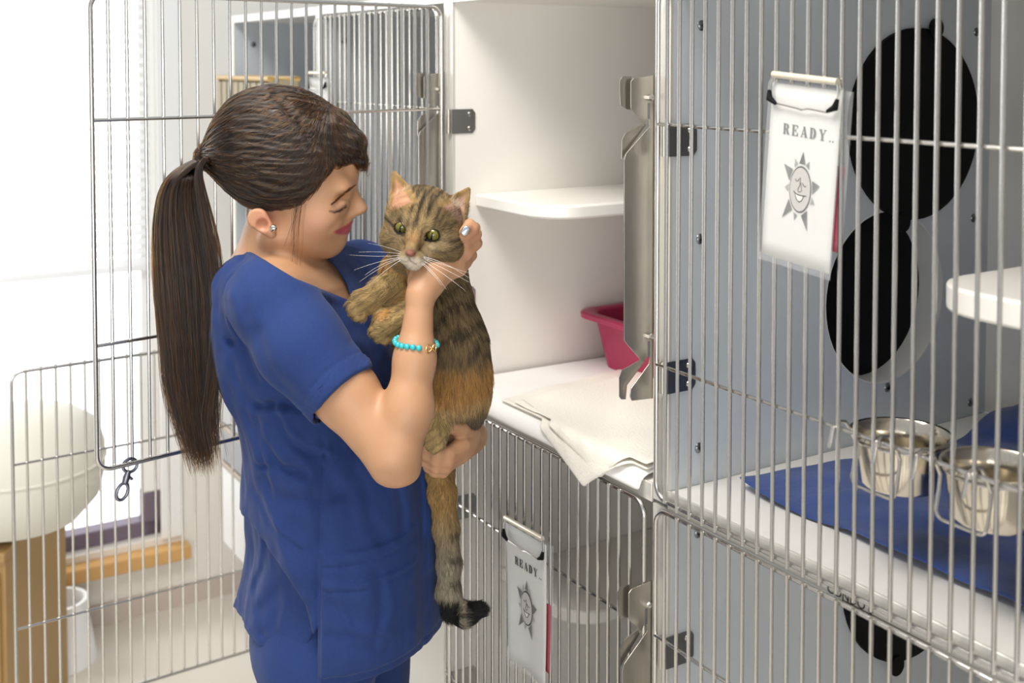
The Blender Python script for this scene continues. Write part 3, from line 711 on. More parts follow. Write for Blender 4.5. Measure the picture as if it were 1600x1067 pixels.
NS = W(418, 470, 1.605); FS = W(562, 432, 1.90)          # near and far shoulder
def shoulders(P, g=0):
    d = _cap(P, NS, FS, .052+g, .048+g)
    d = smin(d, _cap(P, W(425, 405, 1.74), NS, .032+g, .05+g), .04)
    d = smin(d, _cap(P, W(455, 420, 1.76), FS, .032+g, .046+g), .04)
    return d
ELB = W(615, 711, 1.525); UA0 = W(425, 500, 1.615); WR = W(657, 462, 1.575)
# head frame: profile to the right, bowed about 24 degrees
YH_ = 1.72; hf = np.array([.913, 0, -.407]); hu = np.array([.407, 0, .913]); HR = np.array([hf, [0, 1, 0], hu])
PROF = XZ([(530, 205), (549, 226), (558, 245), (560.5, 258), (559.5, 268), (556.5, 279), (553.5, 288), (556, 295), (563, 305), (569, 314), (573.8, 322), (574.2, 327), (571, 332), (563, 335.5), (555, 338),
           (550.5, 341), (549, 345), (549.6, 349), (547, 353), (545.6, 355), (546.5, 358), (543, 362.5), (538.5, 366.5), (537.6, 370), (538, 375), (535, 381), (529, 386.5), (520, 391), (508, 393.5), (492, 393), (478, 385), (480, 340), (490, 300), (500, 250)], YH_)
def plate(P):
    O = W(553, 288, YH_); v = -(P-O)@hu                       # metres below the nasion
    w = np.interp(v, [-.06, -.02, 0, .012, .03, .036, .046, .06, .075, .10], [.040, .028, .010, .0085, .0125, .015, .017, .020, .018, .018])
    d2 = _poly(P, PROF); ex = np.abs(P[:, 1]-YH_)-w; r = .008
    return np.minimum(np.maximum(d2+r, ex+r), 0)+np.hypot(np.maximum(d2+r, 0), np.maximum(ex+r, 0))-r
def head(P):
    d = _ell(P, W(452, 243, YH_), (.100, .072, .083), HR)
    fe = _ell(P, W(499, 322, YH_), (.046, .055, .068), HR); d = smin(d, fe, .03)
    d = smin(d, _ell(P, W(478, 345, YH_), (.055, .050, .046), HR), .03)
    for s_ in (-1, 1):
        j = _cap(P, W(432, 366, YH_)+np.array([0, s_*.040, 0]), W(512, 378, YH_)+np.array([0, s_*.006, 0]), .017, .014); d = smin(d, j, .028)
        d = smin(d, _ell(P, W(514, 338, YH_)+np.array([0, s_*.034, 0]), (.017, .016, .020), HR), .02)
        d = smin(d, _ell(P, W(541, 292, YH_)+np.array([0, s_*.022, 0]), (.010, .020, .009), HR), .014)
    d = smin(d, plate(P), .011)
    for s_ in (-1, 1):
        o = np.array([0, s_, 0])
        d = smax(d, -(np.linalg.norm(P-W(544, 311, YH_)-o*.040, axis=1)-.0105), .010)
        d = smin(d, _ell(P, W(534, 317, YH_)+o*.0290, (.0135, .0135, .0115), HR), .008)
        d = smin(d, _ell(P, W(549.5, 332.5, YH_)+o*.0115, (.0085, .0065, .007), HR), .004)
        d = smax(d, -_ell(P, W(558, 337.5, YH_)+o*.006, (.005, .003, .0022), HR), .002)
        # ear
        e1, e2 = W(419, 332, YH_)+o*.070, W(439, 354, YH_)+o*.066
        ear = _cap(P, e1, e2, .0155, .0085); ear = smax(ear, np.abs((P-e1)[:, 1]+(-s_)*0)-.0055, .003)
        ear = smax(ear, -(np.linalg.norm(P-(e1*.6+e2*.4)-o*.009, axis=1)-.009), .003)
        d = smin(d, ear, .005)
    # lip parting, and the corner of the mouth
    g = _segd(P, XZ([(550, 353), (541, 356.5), (533, 358), (525, 357.5)], 1.705)); d = d+.0016*np.exp(-(g/.0013)**2)*(P[:, 0] > W(522, 358, 1.70)[0])
    ll = _segd(P, XZ([(542, 360), (535, 362.5), (530, 361)], 1.705)); d = d-.0016*np.exp(-(ll/.0035)**2)
    ul = _segd(P, XZ([(546.5, 349), (538, 353.5), (528, 356)], YH_)); d = d-.0011*np.exp(-(ul/.0022)**2)
    lc = _segd(P, XZ([(523, 318), (532, 313), (541, 310)], 1.69)); d = d+.0007*np.exp(-(lc/.0013)**2)          # lid crease
    lsh = _segd(P, XZ([(519, 327.5), (526, 328.5), (533, 326), (541, 319.5)], 1.69)); d = d+.0009*np.exp(-(lsh/.0012)**2)
    nf = _segd(P, XZ([(541, 333), (533, 343), (524, 352)], YH_)); d = d+.0012*np.exp(-(nf/.004)**2)
    return d
def hand_near(P):
    Wp = lambda x, y, Y: W(x, y, Y+.022*min(1, max(0, (452-y)/30)))
    d = _chain(P, [WR, Wp(668, 438, 1.583), Wp(684, 415, 1.588)], [.0185, .0215, .022], .02)
    kn = [Wp(686, 388, 1.596), Wp(703, 393, 1.592), Wp(714, 405, 1.594), Wp(717, 420, 1.598)]
    for k_ in kn: d = smin(d, _cap(P, Wp(668, 432, 1.583), k_, .015, .0115), .012)
    fg = [([kn[0], Wp(716, 374, 1.586), Wp(739, 357, 1.588), Wp(734, 351, 1.588), Wp(725, 362, 1.572)], [.0105, .0095, .0088, .0080, .0072]),
          ([kn[1], Wp(725, 380, 1.592), Wp(743, 366, 1.602), Wp(742, 356, 1.622), Wp(733, 360, 1.640)], [.0105, .0098, .0088, .0078, .007]),
          ([kn[2], Wp(730, 394, 1.598), Wp(744, 380, 1.608), Wp(742, 370, 1.632), Wp(732, 372, 1.648)], [.0105, .0096, .0086, .0076, .007]),
          ([kn[3], Wp(727, 411, 1.606), Wp(737, 399, 1.618), Wp(734, 390, 1.638), Wp(726, 390, 1.650)], [.0095, .0085, .0076, .007, .0065])]
    for pts, rs in fg: d = smin(d, _chain(P, pts, rs, .003), .0035)
    d = smin(d, _chain(P, [Wp(655, 440, 1.588), Wp(648, 420, 1.606), Wp(654, 402, 1.625), Wp(668, 392, 1.64)], [.015, .012, .0105, .009], .004), .006)
    return d
def hand_far(P):
    Wp = W
    d = _chain(P, [Wp(725, 676, 1.90), Wp(735, 680, 1.80), Wp(731, 684, 1.72)], [.026, .022, .021], .02)
    palm = [Wp(720, 693, 1.675), Wp(716, 706, 1.672), Wp(710, 716, 1.68)]
    for q in palm: d = smin(d, _cap(P, Wp(735, 683, 1.74), q, .020, .0135), .012)
    d = smin(d, _ell(P, Wp(722, 690, 1.69), (.022, .028, .022)), .015)
    fg = [([Wp(722, 695, 1.665), Wp(702, 708, 1.640), Wp(684, 708, 1.632), Wp(668, 702, 1.645)], [.014, .0105, .0095, .008]),
          ([Wp(718, 704, 1.665), Wp(700, 719, 1.640), Wp(682, 719, 1.634), Wp(665, 712, 1.648)], [.0135, .0105, .0095, .008]),
          ([Wp(712, 713, 1.67), Wp(697, 729, 1.648), Wp(682, 730, 1.640), Wp(665, 723, 1.652)], [.0125, .0100, .009, .0078]),
          ([Wp(706, 720, 1.68), Wp(692, 737, 1.662), Wp(680, 737, 1.655), Wp(668, 731, 1.662)], [.011, .0088, .008, .007])]
    for pts, rs in fg: d = smin(d, _chain(P, pts, rs, .003), .003)
    d = smin(d, _chain(P, [Wp(731, 681, 1.70), Wp(718, 668, 1.668), Wp(700, 664.5, 1.645), Wp(685, 664, 1.634)], [.019, .0135, .0112, .0098], .004), .005)
    return d
def skin(P):
    neck = _chain(P, [W(418, 440, 1.745), W(432, 385, 1.735), W(440, 345, 1.725)], [.058, .050, .050], .02)
    neck = smin(neck, _cap(P, W(452, 395, 1.735), W(462, 430, 1.74), .030, .034), .03)
    tor = torso(P, -.007-.014*sm(W(0, 455, YT)[2]-P[:, 2], 0, .04)); zc = W(500, 600, YT)[2]; zt = W(400, 395, YT)[2]
    tor = smax(smax(tor, zc-P[:, 2], .02), P[:, 2]-zt, .03)
    d = smin(tor, shoulders(P, -.009), .03); d = smin(d, neck, .03)
    cl = _segd(P, XZ([(497, 425), (520, 438), (540, 440)], YT)); d = d-.0015*np.exp(-(cl/.006)**2)
    d = smin(d, head(P), .010)
    arm = _chain(P, [UA0, W(540, 615, 1.56), ELB], [.047, .0425, .036], .02)
    fore = _chain(P, [ELB, W(637, 640, 1.535), W(648, 560, 1.552), WR], [.033, .0315, .0255, .0175], .02)
    ol = _ell(P, W(622, 738, 1.53), (.026, .022, .014))
    a_ = smin(smin(arm, fore, .014), ol, .02)
    d = smin(d, a_, .012); d = smin(d, hand_near(P), .010)
    far = _chain(P, [FS, W(640, 640, 1.93), W(725, 676, 1.90)], [.046, .036, .027], .02)
    d = smin(d, far, .01); d = smin(d, hand_far(P), .012)
    return d
def mix(c, col, w): return c*(1-w[:, None])+np.asarray(col)*w[:, None]
def skin_col(V):
    c = np.tile(np.array([.45, .245, .135]), (len(V), 1)); n_ = vnoise(V, 60, 3); c *= (1+.03*n_)[:, None]
    near = sm(YH_-V[:, 1], -.06, -.02)
    hd = (V[:, 2] > W(450, 398, YH_)[2]) & (V[:, 0] < W(585, 300, YH_)[0]) & (V[:, 1] < 1.83)
    hdw = hd.astype(float)
    lip = _poly(V, XZ([(552, 345), (548, 346.5), (539, 351.5), (524.5, 357.5), (530, 362.5), (536, 365.5), (542, 366), (552, 358)], 1.705))
    c = mix(c, (.36, .06, .085), sm(-lip, -.0010, .0010)*hdw)
    bl = np.linalg.norm((V-W(500, 340, YH_))[:, [0, 2]], axis=1); c = mix(c, (.50, .22, .15), .35*np.exp(-(bl/.022)**2)*hdw)
    br = _segd(V, XZ([(519, 318.5), (530, 309), (541, 299.5), (551, 291.5)], YH_)); brd = _segd(V, XZ([(520, 317), (533, 304), (545, 295), (551, 291)], YH_))
    ey = _segd(V, XZ([(520, 327.5), (526, 328.5), (533, 326), (541, 319.5)], 1.69)); c = mix(c, (.07, .04, .03), .95*np.exp(-(ey/.0016)**2)*hdw)
    es = _ell(V, W(535, 320, YH_)+np.array([0, -.04, 0]), (.014, .03, .009), HR); c = mix(c, (.30, .17, .11), .3*sm(-es, -.004, .006)*hdw)
    earw = np.exp(-(np.linalg.norm((V-W(412, 345, 1.65))[:, [0, 2]], axis=1)/.018)**2)*hdw; c = mix(c, (.50, .17, .11), .6*earw)
    for q, Y in (((742, 365), 1.60), ((745, 378), 1.608), ((735, 398), 1.618), ((684, 664), 1.63), ((700, 720), 1.64), ((620, 745), 1.53)):
        c = mix(c, (.48, .20, .13), .35*np.exp(-(np.linalg.norm(V-W(*q, Y), axis=1)/.014)**2))
    return np.clip(c, 0, 1)
import time as _time
_t0 = _time.time()
V, F = net(skin, (-.46, 1.46, .98), (.02, 2.02, 1.68), .0021)
wroot = empty('person', 'woman in blue scrubs with long brown ponytail, holding the tabby cat against her chest', 'person', tuple(W(500, 1400, YT)*[1, 1, 0]))
ORG = np.array(wroot.location)
M_skin = mat('skin', (.6, .35, .22), .48, bump=.12, bscale=260, attr='Col', sss=.12, spec=.4)
body = mesh_from('body', V, F, M_skin, wroot, skin_col(V), ORG)
print('skin', len(V), _time.time()-_t0); _t0 = _time.time()

# eyebrow, lashes
def strands_on(name, pts_px, Ydef, n, length, dirpx, rad, m, parent, spread=1.5, curl=0):
    r_ = np.random.default_rng(5); P = []
    for i in range(n):
        t = r_.random(); k = t*(len(pts_px)-1); j = int(min(k, len(pts_px)-2)); q = np.array(pts_px[j])*(1-(k-j))+np.array(pts_px[j+1])*(k-j)+r_.normal(size=2)*spread*(.5 if t > .9 or t < .1 else 1)*[.4, .6]
        w = W(q[0], q[1], Ydef); a = np.array([w]); 
        ys = np.linspace(-.085, .0, 60); line = np.stack([np.full(60, w[0]), YH_+ys, np.full(60, w[2])], 1); dd = skin(line); hit = np.argmax(dd < 0)
        p0 = line[hit]; s_ = []
        for u in np.linspace(0, 1, 4):
            o_ = np.array([dirpx[0], 0, -dirpx[1]])*length*u/1.0; s_.append(p0+o_+np.array([0, -.0008-.0012*u+(-curl*u*u), 0]))
        P.append(s_)
    o = curves_obj(name, np.array(P)-ORG, np.array([rad, rad*.9, rad*.6, rad*.2]), m, parent); return o
def hairmat(name, mel, red, rough=.28, tint=None):
    m = bpy.data.materials.new(name); m.use_nodes = True; nt = m.node_tree; nt.nodes.remove(nt.nodes['Principled BSDF'])
    h = nt.nodes.new('ShaderNodeBsdfHairPrincipled'); h.parametrization = 'MELANIN'
    h.inputs['Melanin'].default_value = mel; h.inputs['Melanin Redness'].default_value = red; h.inputs['Roughness'].default_value = rough
    h.inputs['Radial Roughness'].default_value = .5; h.inputs['Random Color'].default_value = .6
    nt.links.new(h.outputs[0], nt.nodes['Material Output'].inputs[0]); return m
M_hair = hairmat('brown_hair', .80, .62); M_tail = hairmat('tail_hair', .86, .75, .22); M_lash = hairmat('dark_hair', .95, .4); M_brow = hairmat('brow_hair', .70, .6)
strands_on('eyebrow', [(520, 317.5), (531, 307.5), (542, 298.5), (551.5, 291.5)], 1.69, 420, .0060, (.80, -.45), .00013, M_brow, body, 1.7)
strands_on('eyelashes', [(522, 329), (530, 328), (538, 323), (541, 320)], 1.69, 80, .0060, (.75, .25), .00016, M_lash, body, .25, .002)
def on_skin(x, y, Yd):
    w = W(x, y, Yd); ys = np.linspace(-.09, .0, 220); line = np.stack([np.full(220, w[0]), YH_+ys, np.full(220, w[2])], 1); return line[np.argmax(skin(line) < 0)]
ll_ = [on_skin(x, y, 1.69) for x, y in [(517.5, 326.5), (521, 327.8), (526, 328.6), (531, 327.4), (536, 324.6), (541, 319.8)]]
MB().tube([q-ORG+np.array([0, .0001, 0]) for q in ll_], [.0003, .0007, .0009, .0010, .0010, .0004], 8).build('lash_line', mat('lash_dark', (.03, .018, .012), .6), body)
# earring, nails
w = W(426, 357.5, 1.6425)
er = MB().lathe([(0, .0032), (.0028, .0030), (.0052, .0012), (.0055, 0), (0, 0)], tuple(w+np.array([0, .004, 0])-ORG), 20, np.array([[1, 0, 0], [0, 0, -1], [0, 1, 0]], float)).build('earring', M_bowl, body)
tag(er, 'round silver stud earring')
def nail(c, r, n_, up, m, lab):
    n_ = np.array(n_, float); n_ /= np.linalg.norm(n_); up = np.array(up, float); up -= n_*(up@n_); up /= np.linalg.norm(up); s_ = np.cross(up, n_)
    pts = []; nu, nv = 9, 9; v = []
    for i in range(nu):
        for j in range(nv):
            a, b = (i/(nu-1)*2-1), (j/(nv-1)*2-1); k = math.sqrt(max(0, 1-.75*abs(a)**3)); v.append(c+s_*b*r[0]*k+up*a*r[1]-n_*(b*b*k*k*r[0]*.35)-n_*a*a*.0008-ORG)
    mm = MB().add(v, [(i*nv+j, i*nv+j+1, (i+1)*nv+j+1, (i+1)*nv+j) for i in range(nu-1) for j in range(nv-1)])
    o = mm.build('fingernail', m, body); s = o.modifiers.new('t', 'SOLIDIFY'); s.thickness = .0007; tag(o, lab)
M_nail = mat('silver_polish', (.66, .70, .74), .22, 1); M_nail2 = mat('pearl_polish', (.78, .76, .68), .25, .7)
nail(W(727, 360.5, 1.5860), (.0052, .0068), (.05, -1, .15), (-.62, 0, -.75), M_nail, 'silver painted fingernail')
nail(W(686.5, 661, 1.6235), (.0048, .0062), (-.1, -1, .2), (-1, 0, -.05), M_nail2, 'pale pearly thumbnail')

# bracelet of turquoise beads around the near wrist
br = empty('bracelet', 'turquoise bead bracelet with a gold infinity charm', None); br.parent = wroot; br.location = (0, 0, 0)
del br['label']; br['label'] = 'turquoise bead bracelet with a gold infinity charm'
M_turq = mat('turquoise_bead', (.03, .42, .46), .3, var=.3, bscale=300, spec=.6); M_gold = mat('gold', (.80, .50, .22), .25, 1)
bc = W(650, 536, 1.556); ru, rd = .0285, .0285
bead0 = None
for i in range(22):
    t = 2*PI*i/22+.08; p = bc+np.array([ru*math.cos(t), rd*math.sin(t), -.0035*math.cos(t)+.001*math.sin(3*t)])
    if math.sin(t) < -.05 and 10 < math.degrees(math.atan2(-math.sin(t), math.cos(t))) < 62: continue
    if bead0 is None:
        bpy.ops.mesh.primitive_uv_sphere_add(segments=16, ring_count=10, radius=.0041); bead0 = bpy.context.object; bead0.data.name = 'bead'; bead0.name = 'bead'
        bead0.data.materials.append(M_turq); bead0.data.shade_smooth(); b_ = bead0
    else: b_ = bead0.copy(); C.objects.link(b_)
    b_.parent = br; b_.location = p-ORG
cd = []
for t in np.linspace(0, 2*PI, 40)[:-1]:
    ang = -math.radians(36); cx_ = .0105*math.sin(t); cz_ = .0052*math.sin(2*t)
    a_ = ang-cx_/.0285*-1; p = bc+np.array([ru*math.cos(a_), (rd+.002)*math.sin(a_), cz_-.0035*math.cos(a_)]); cd.append(p-ORG)
MB().tube(cd, .0011, 8, closed=True).build('infinity_charm', M_gold, br)

# scrub top
CUFFN = (ELB-UA0)/np.linalg.norm(ELB-UA0); CUFF = W(533, 618, 1.56)
def FO(P, pts, amp, w, Ym=1.60): 
    g = _segd(P, XZ(pts, Ym)); side = sm(YT-.01-P[:, 1], -.03, .04); return amp*np.exp(-(g/w)**2)*side
VCUT = XZ([(366, 366), (392, 392), (425, 412), (462, 434), (505, 452), (549, 470), (543, 446), (526, 418), (499, 390), (488, 330), (366, 320)], 1.68)
def vcut(P):
    Q = P.copy(); dy = P[:, 1]-1.68; Q[:, 0] += dy*.178; Q[:, 2] += dy*.18; return np.maximum(_poly(Q, VCUT), P[:, 1]-1.90)
def top(P):
    t = torso(P, 0); zt = W(400, 385, YT)[2]; t = smax(t, P[:, 2]-zt, .03)
    d = smin(t, shoulders(P, 0), .03)
    # back tail recess under the front drape
    rec = _poly(P, XZ([(380, 838), (412, 862), (452, 893), (480, 935), (494, 985), (497, 1120), (330, 1120), (330, 838)], 1.62))
    d = d+.016*sm(-rec, -.004, .005)*sm(YT-.02-P[:, 1], -.02, .03)
    # broad drape
    d = d-FO(P, [(455, 700), (440, 800), (455, 880)], .010, .035)-FO(P, [(392, 700), (400, 770), (440, 850), (480, 930)], .007, .016)
    d = d-FO(P, [(600, 760), (610, 860), (600, 1000)], .006, .05)
    for pts, a_, w_ in [([(350, 545), (364, 603), (384, 640), (402, 646), (430, 634), (460, 640)], .009, .008), ([(392, 652), (398, 690), (425, 725), (470, 745)], .008, .008),
                        ([(395, 745), (430, 738), (450, 745)], .005, .006), ([(400, 770), (440, 790), (500, 785), (530, 775)], .006, .012), ([(385, 790), (420, 800), (450, 820), (500, 845)], .004, .012),
                        ([(560, 760), (580, 830), (600, 860)], .004, .010), ([(640, 770), (652, 830), (650, 870)], .005, .008), ([(520, 985), (560, 1005), (600, 1020)], .004, .010),
                        ([(500, 925), (560, 960), (590, 965)], .003, .012), ([(575, 640), (590, 700), (600, 740)], .006, .010), ([(470, 700), (500, 740), (520, 780)], .005, .010),
                        ([(365, 470), (372, 520), (368, 560)], .005, .010), ([(360, 420), (385, 440), (400, 480)], .003, .010), ([(440, 925), (410, 965), (390, 985)], .004, .008), ([(400, 870), (395, 920), (378, 960)], .004, .006)]:
        d = d+FO(P, pts, a_, w_)
    for pts, a_, w_ in [([(354, 560), (372, 618), (392, 655), (415, 652), (440, 645)], .006, .007), ([(400, 665), (412, 700), (440, 725)], .006, .008), ([(530, 480), (575, 540), (600, 600), (612, 650)], .006, .012),
                        ([(655, 780), (664, 850), (664, 930)], .004, .008), ([(470, 760), (480, 800), (485, 840)], .004, .010)]:
        d = d-FO(P, pts, a_, w_)
    for pts, a_, w_ in [([(372, 660), (400, 720), (415, 790)], .004, .006), ([(420, 640), (440, 680), (470, 710), (500, 720)], .005, .006), ([(396, 800), (420, 830), (470, 860)], .004, .007), ([(560, 700), (545, 780), (550, 840)], .003, .009),
                        ([(610, 770), (625, 830), (622, 850)], .003, .006), ([(520, 940), (545, 985), (600, 1000)], .003, .007), ([(590, 900), (600, 960), (585, 1010)], .003, .008), ([(360, 500), (380, 560), (395, 600)], .004, .006), ([(430, 960), (420, 1000), (400, 1015)], .003, .006)]:
        d = d+FO(P, pts, a_, w_)-FO(P, [(q[0]+9, q[1]-5) for q in pts], a_*.6, w_)
    d = d+.0020*vnoise(P, 38, 4)+.0022*vnoise(P, 17, 8)+.0006*vnoise(P, 110, 12)
    # pocket panel and seams on the front
    pk = _poly(P, XZ([(503, 866), (560, 862), (620, 856), (650, 847), (652, 905), (648, 1042), (503, 1052)], 1.60))
    d = d-.0040*sm(-pk, -.0008, .0012)*sm(YT-.02-P[:, 1], -.02, .02)
    pk2 = _poly(P, XZ([(503, 904), (560, 908), (610, 903), (645, 894), (650, 1045), (503, 1054)], 1.60))
    d = d-.0040*sm(-pk2, -.0008, .0012)*sm(YT-.02-P[:, 1], -.02, .02)
    for pts in ([(502, 700), (500, 760), (498, 870), (497, 1060)], [(640, 640), (655, 740), (662, 850), (660, 1000), (655, 1060)], [(503, 886), (560, 883), (645, 868)], [(503, 918), (560, 921), (645, 908)]):
        d = d+FO(P, pts, .0026, .0018)
    # neckline
    near = vcut(P)
    nk = _cap(P, W(430, 425, 1.74), W(436, 340, 1.73), .053, .060)
    rim = np.minimum(near, nk)
    d = d-.0018*np.exp(-((rim-.006)/.006)**4)
    d = smax(d, -near, .003); d = smax(d, -nk, .003)
    # sleeve
    sl = _chain(P, [NS+np.array([.01, 0, 0]), W(470, 540, 1.575), CUFF+CUFFN*.03], [.060, .060, .0525], .02)
    slf = smax(sl, (P-CUFF)@CUFFN-.004, .002)
    ax = (P-CUFF)@CUFFN
    slf = slf+FO(P, [(480, 440), (530, 475), (545, 515)], .004, .010, 1.53)+FO(P, [(450, 600), (480, 630), (500, 655)], .003, .010, 1.53)-FO(P, [(565, 548), (578, 570)], .006, .010, 1.53)+FO(P, [(548, 540), (566, 545), (572, 556)], .006, .005, 1.53)+FO(P, [(400, 520), (420, 570), (450, 615)], .004, .010, 1.53)
    slf = slf+.0015*np.exp(-((ax+.020)/.0018)**2)+.0008*np.sin(np.arctan2((P-CUFF)[:, 2], (P-CUFF)[:, 0])*60)*(ax > -.019)*(ax < .0)
    slf = smax(slf, -_chain(P, [UA0, ELB], [.050, .040], .01)-(-.0) if False else -(_cap(P, CUFF-CUFFN*.02, CUFF+CUFFN*.05, .0485, .0485)), .002)
    d = smin(d, slf, .016)
    fsl = smax(_cap(P, FS, W(600, 540, 1.93), .055, .055), -(W(600, 540, 1.93)[2]-P[:, 2])*-1-.0, .002); d = smin(d, fsl, .02)
    d = smax(d, -vcut(P), .003); d = smax(d, -_cap(P, W(430, 425, 1.74), W(436, 340, 1.73), .053, .060), .003)
    # hems and the side slit
    hz = np.interp(P[:, 0], [W(368, 1005, 1.65)[0], W(420, 1030, 1.62)[0], W(460, 1050, 1.6)[0], W(497, 1062, 1.6)[0], W(660, 1050, 1.6)[0]], [W(368, 1000, 1.65)[2], W(420, 1028, 1.62)[2], W(460, 1051, 1.6)[2], W(497, 1074, 1.59)[2], W(660, 1062, 1.6)[2]])
    d = d+.0016*np.exp(-((P[:, 2]-hz-.016)/.0016)**2)
    d = smax(d, hz-P[:, 2], .003)
    slit = np.maximum(_poly(P, XZ([(497, 978), (497, 1085), (459, 1055)], 1.60)), P[:, 1]-1.72); d = smax(d, -slit, .002)
    return d
V, F = net(top, (-.48, 1.46, .70), (-.04, 2.02, 1.46), .0027)
M_scrub = mat('blue_scrubs', (.018, .039, .142), .85, bump=.25, bscale=700, var=.12, sheen=.06, spec=.2)
mesh_from('scrub_top', V, F, M_scrub, wroot, None, ORG)
print('top', len(V), _time.time()-_t0); _t0 = _time.time()
def pants(P):
    zt = W(500, 960, YT)[2]; t = torso(P, -.010)
    d = smax(t, P[:, 2]-zt, .01)
    d = d+.003*vnoise(P, 20, 9)
    return np.maximum(d, .30-P[:, 2]+.25)
def pants(P):
    zt = W(500, 900, YT)[2]; c1 = np.array([_Cs[0], 0])
    hip = smax(torso(P, -.030), np.maximum(P[:, 2]-zt, .74-P[:, 2]), .01)
    x0 = W(520, 1067, YT)[0]
    l1 = _chain(P, [(x0-.01, 1.68, .74), (x0-.01, 1.66, .44), (x0-.03, 1.66, .06)], [.088, .068, .060], .03)
    l2 = _chain(P, [(x0+.03, 1.85, .74), (x0+.03, 1.86, .44), (x0+.01, 1.87, .06)], [.088, .068, .060], .03)
    d = smin(hip, smin(l1, l2, .02), .03)
    return np.maximum(d, .02-P[:, 2])+.002*vnoise(P, 20, 9)
V, F = net(pants, (-.60, 1.5, .0), (-.02, 2.0, .90), .0045)
mesh_from('scrub_pants', V, F, M_scrub, wroot, None, ORG)
def shoe(dx, Y):
    x0 = W(520, 1067, YT)[0]+dx
    f = lambda P: np.maximum(_chain(P, [(x0-.03, Y, .045), (x0+.06, Y-.02, .035), (x0+.14, Y-.045, .028)], [.045, .043, .034], .02), -P[:, 2]+.002)
    V, F = net(f, (x0-.12, Y-.16, -.02), (x0+.24, Y+.1, .14), .005); mesh_from('shoe', V, F, mat('white_shoe', (.7, .7, .7), .5), wroot, None, ORG)
shoe(-.02, 1.66); shoe(.02, 1.87)

# hair: cap, strands, ponytail
TIE = W(321, 246, 1.725)
HCUT = XZ([(585, 256), (562, 256), (545, 254), (524, 255), (510, 275), (494, 301), (474, 321), (456, 333), (432, 330), (405, 333), (388, 339), (376, 350), (376, 500), (650, 500), (650, 256)], 1.68)
def hair(P):
    d = _ell(P, W(445, 238, 1.72), (.115, .086, .0955), HR)
    d = smin(d, _cap(P, W(385, 240, 1.722), TIE, .062, .017), .03)
    d = smin(d, _chain(P, [W(520, 205, 1.70), W(549, 224, 1.695), W(564, 248, 1.69)], [.030, .018, .005], .01), .02)
    d = smax(d, -_poly(P, HCUT), .006)
    r = P-W(445, 238, 1.72); part = _segd(P, XZ([(425, 150), (470, 190), (500, 225), (516, 250)], 1.66)); d = d+.0022*np.exp(-(part/.005)**2)*(P[:, 1] < 1.72)
    ang = np.arctan2((P-TIE)[:, 2], -(P-TIE)[:, 1]+.02*0); d = d+.0006*np.sin(ang*31+6*vnoise(P, 14, 2))+.0005*np.sin(ang*67+9*vnoise(P, 22, 6))+.0010*vnoise(P, 16, 7)
    return d
V, F = net(hair, (-.50, 1.60, 1.36), (-.16, 1.84, 1.68), .0024)
M_cap = mat('hair_base', (.030, .017, .010), .42, bump=.2, bscale=200)
hcap = mesh_from('hair', V, F, M_cap, wroot, None, ORG)
S = sample_surface(V, F, 15000, lambda c_: (c_[:, 1] < 1.76) & (-_poly(c_, HCUT) < -.001), 3)
r_ = np.random.default_rng(11); N = len(S); K = 8; P_ = np.zeros((N, K, 3)); p = S.copy()
part0, part1 = W(430, 150, 1.70), W(508, 232, 1.655)
front = sm(p[:, 0], W(500, 0, 1.68)[0], W(525, 0, 1.68)[0])*sm(p[:, 2], W(0, 262, 1.68)[2], W(0, 240, 1.68)[2])
ln = r_.uniform(.035, .075, N); jit = r_.normal(size=(N, 3))*.10
for k in range(K):
    P_[:, k] = p
    g = grad(hair, p); dv = TIE-p; dist = np.linalg.norm(dv, axis=1)[:, None]; dv /= dist
    # hair leaves the part sideways before it turns to the tie
    sag = np.array([0, 0, -1.])*sm(p[:, 0], W(400, 0, 1.68)[0], W(520, 0, 1.68)[0])[:, None]*.9
    fr = np.array([.75, -.1, -.55]); dv = dv*(1-front[:, None])+sag*(1-front[:, None])+fr*front[:, None]+jit
    dv -= g*(dv*g).sum(1)[:, None]; dv /= np.linalg.norm(dv, axis=1)[:, None]+1e-9
    p = p+dv*(np.minimum(ln, dist[:, 0]*.95)/K)[:, None]
    dd = hair(p); p = p-g*(dd-.0006-.0012*np.sin(PI*k/K))[:, None]
curves_obj('hair_strands', P_-ORG, np.array([.00005, .00020, .00024, .00024, .00024, .00022, .00018, .00005]), M_hair, hcap)
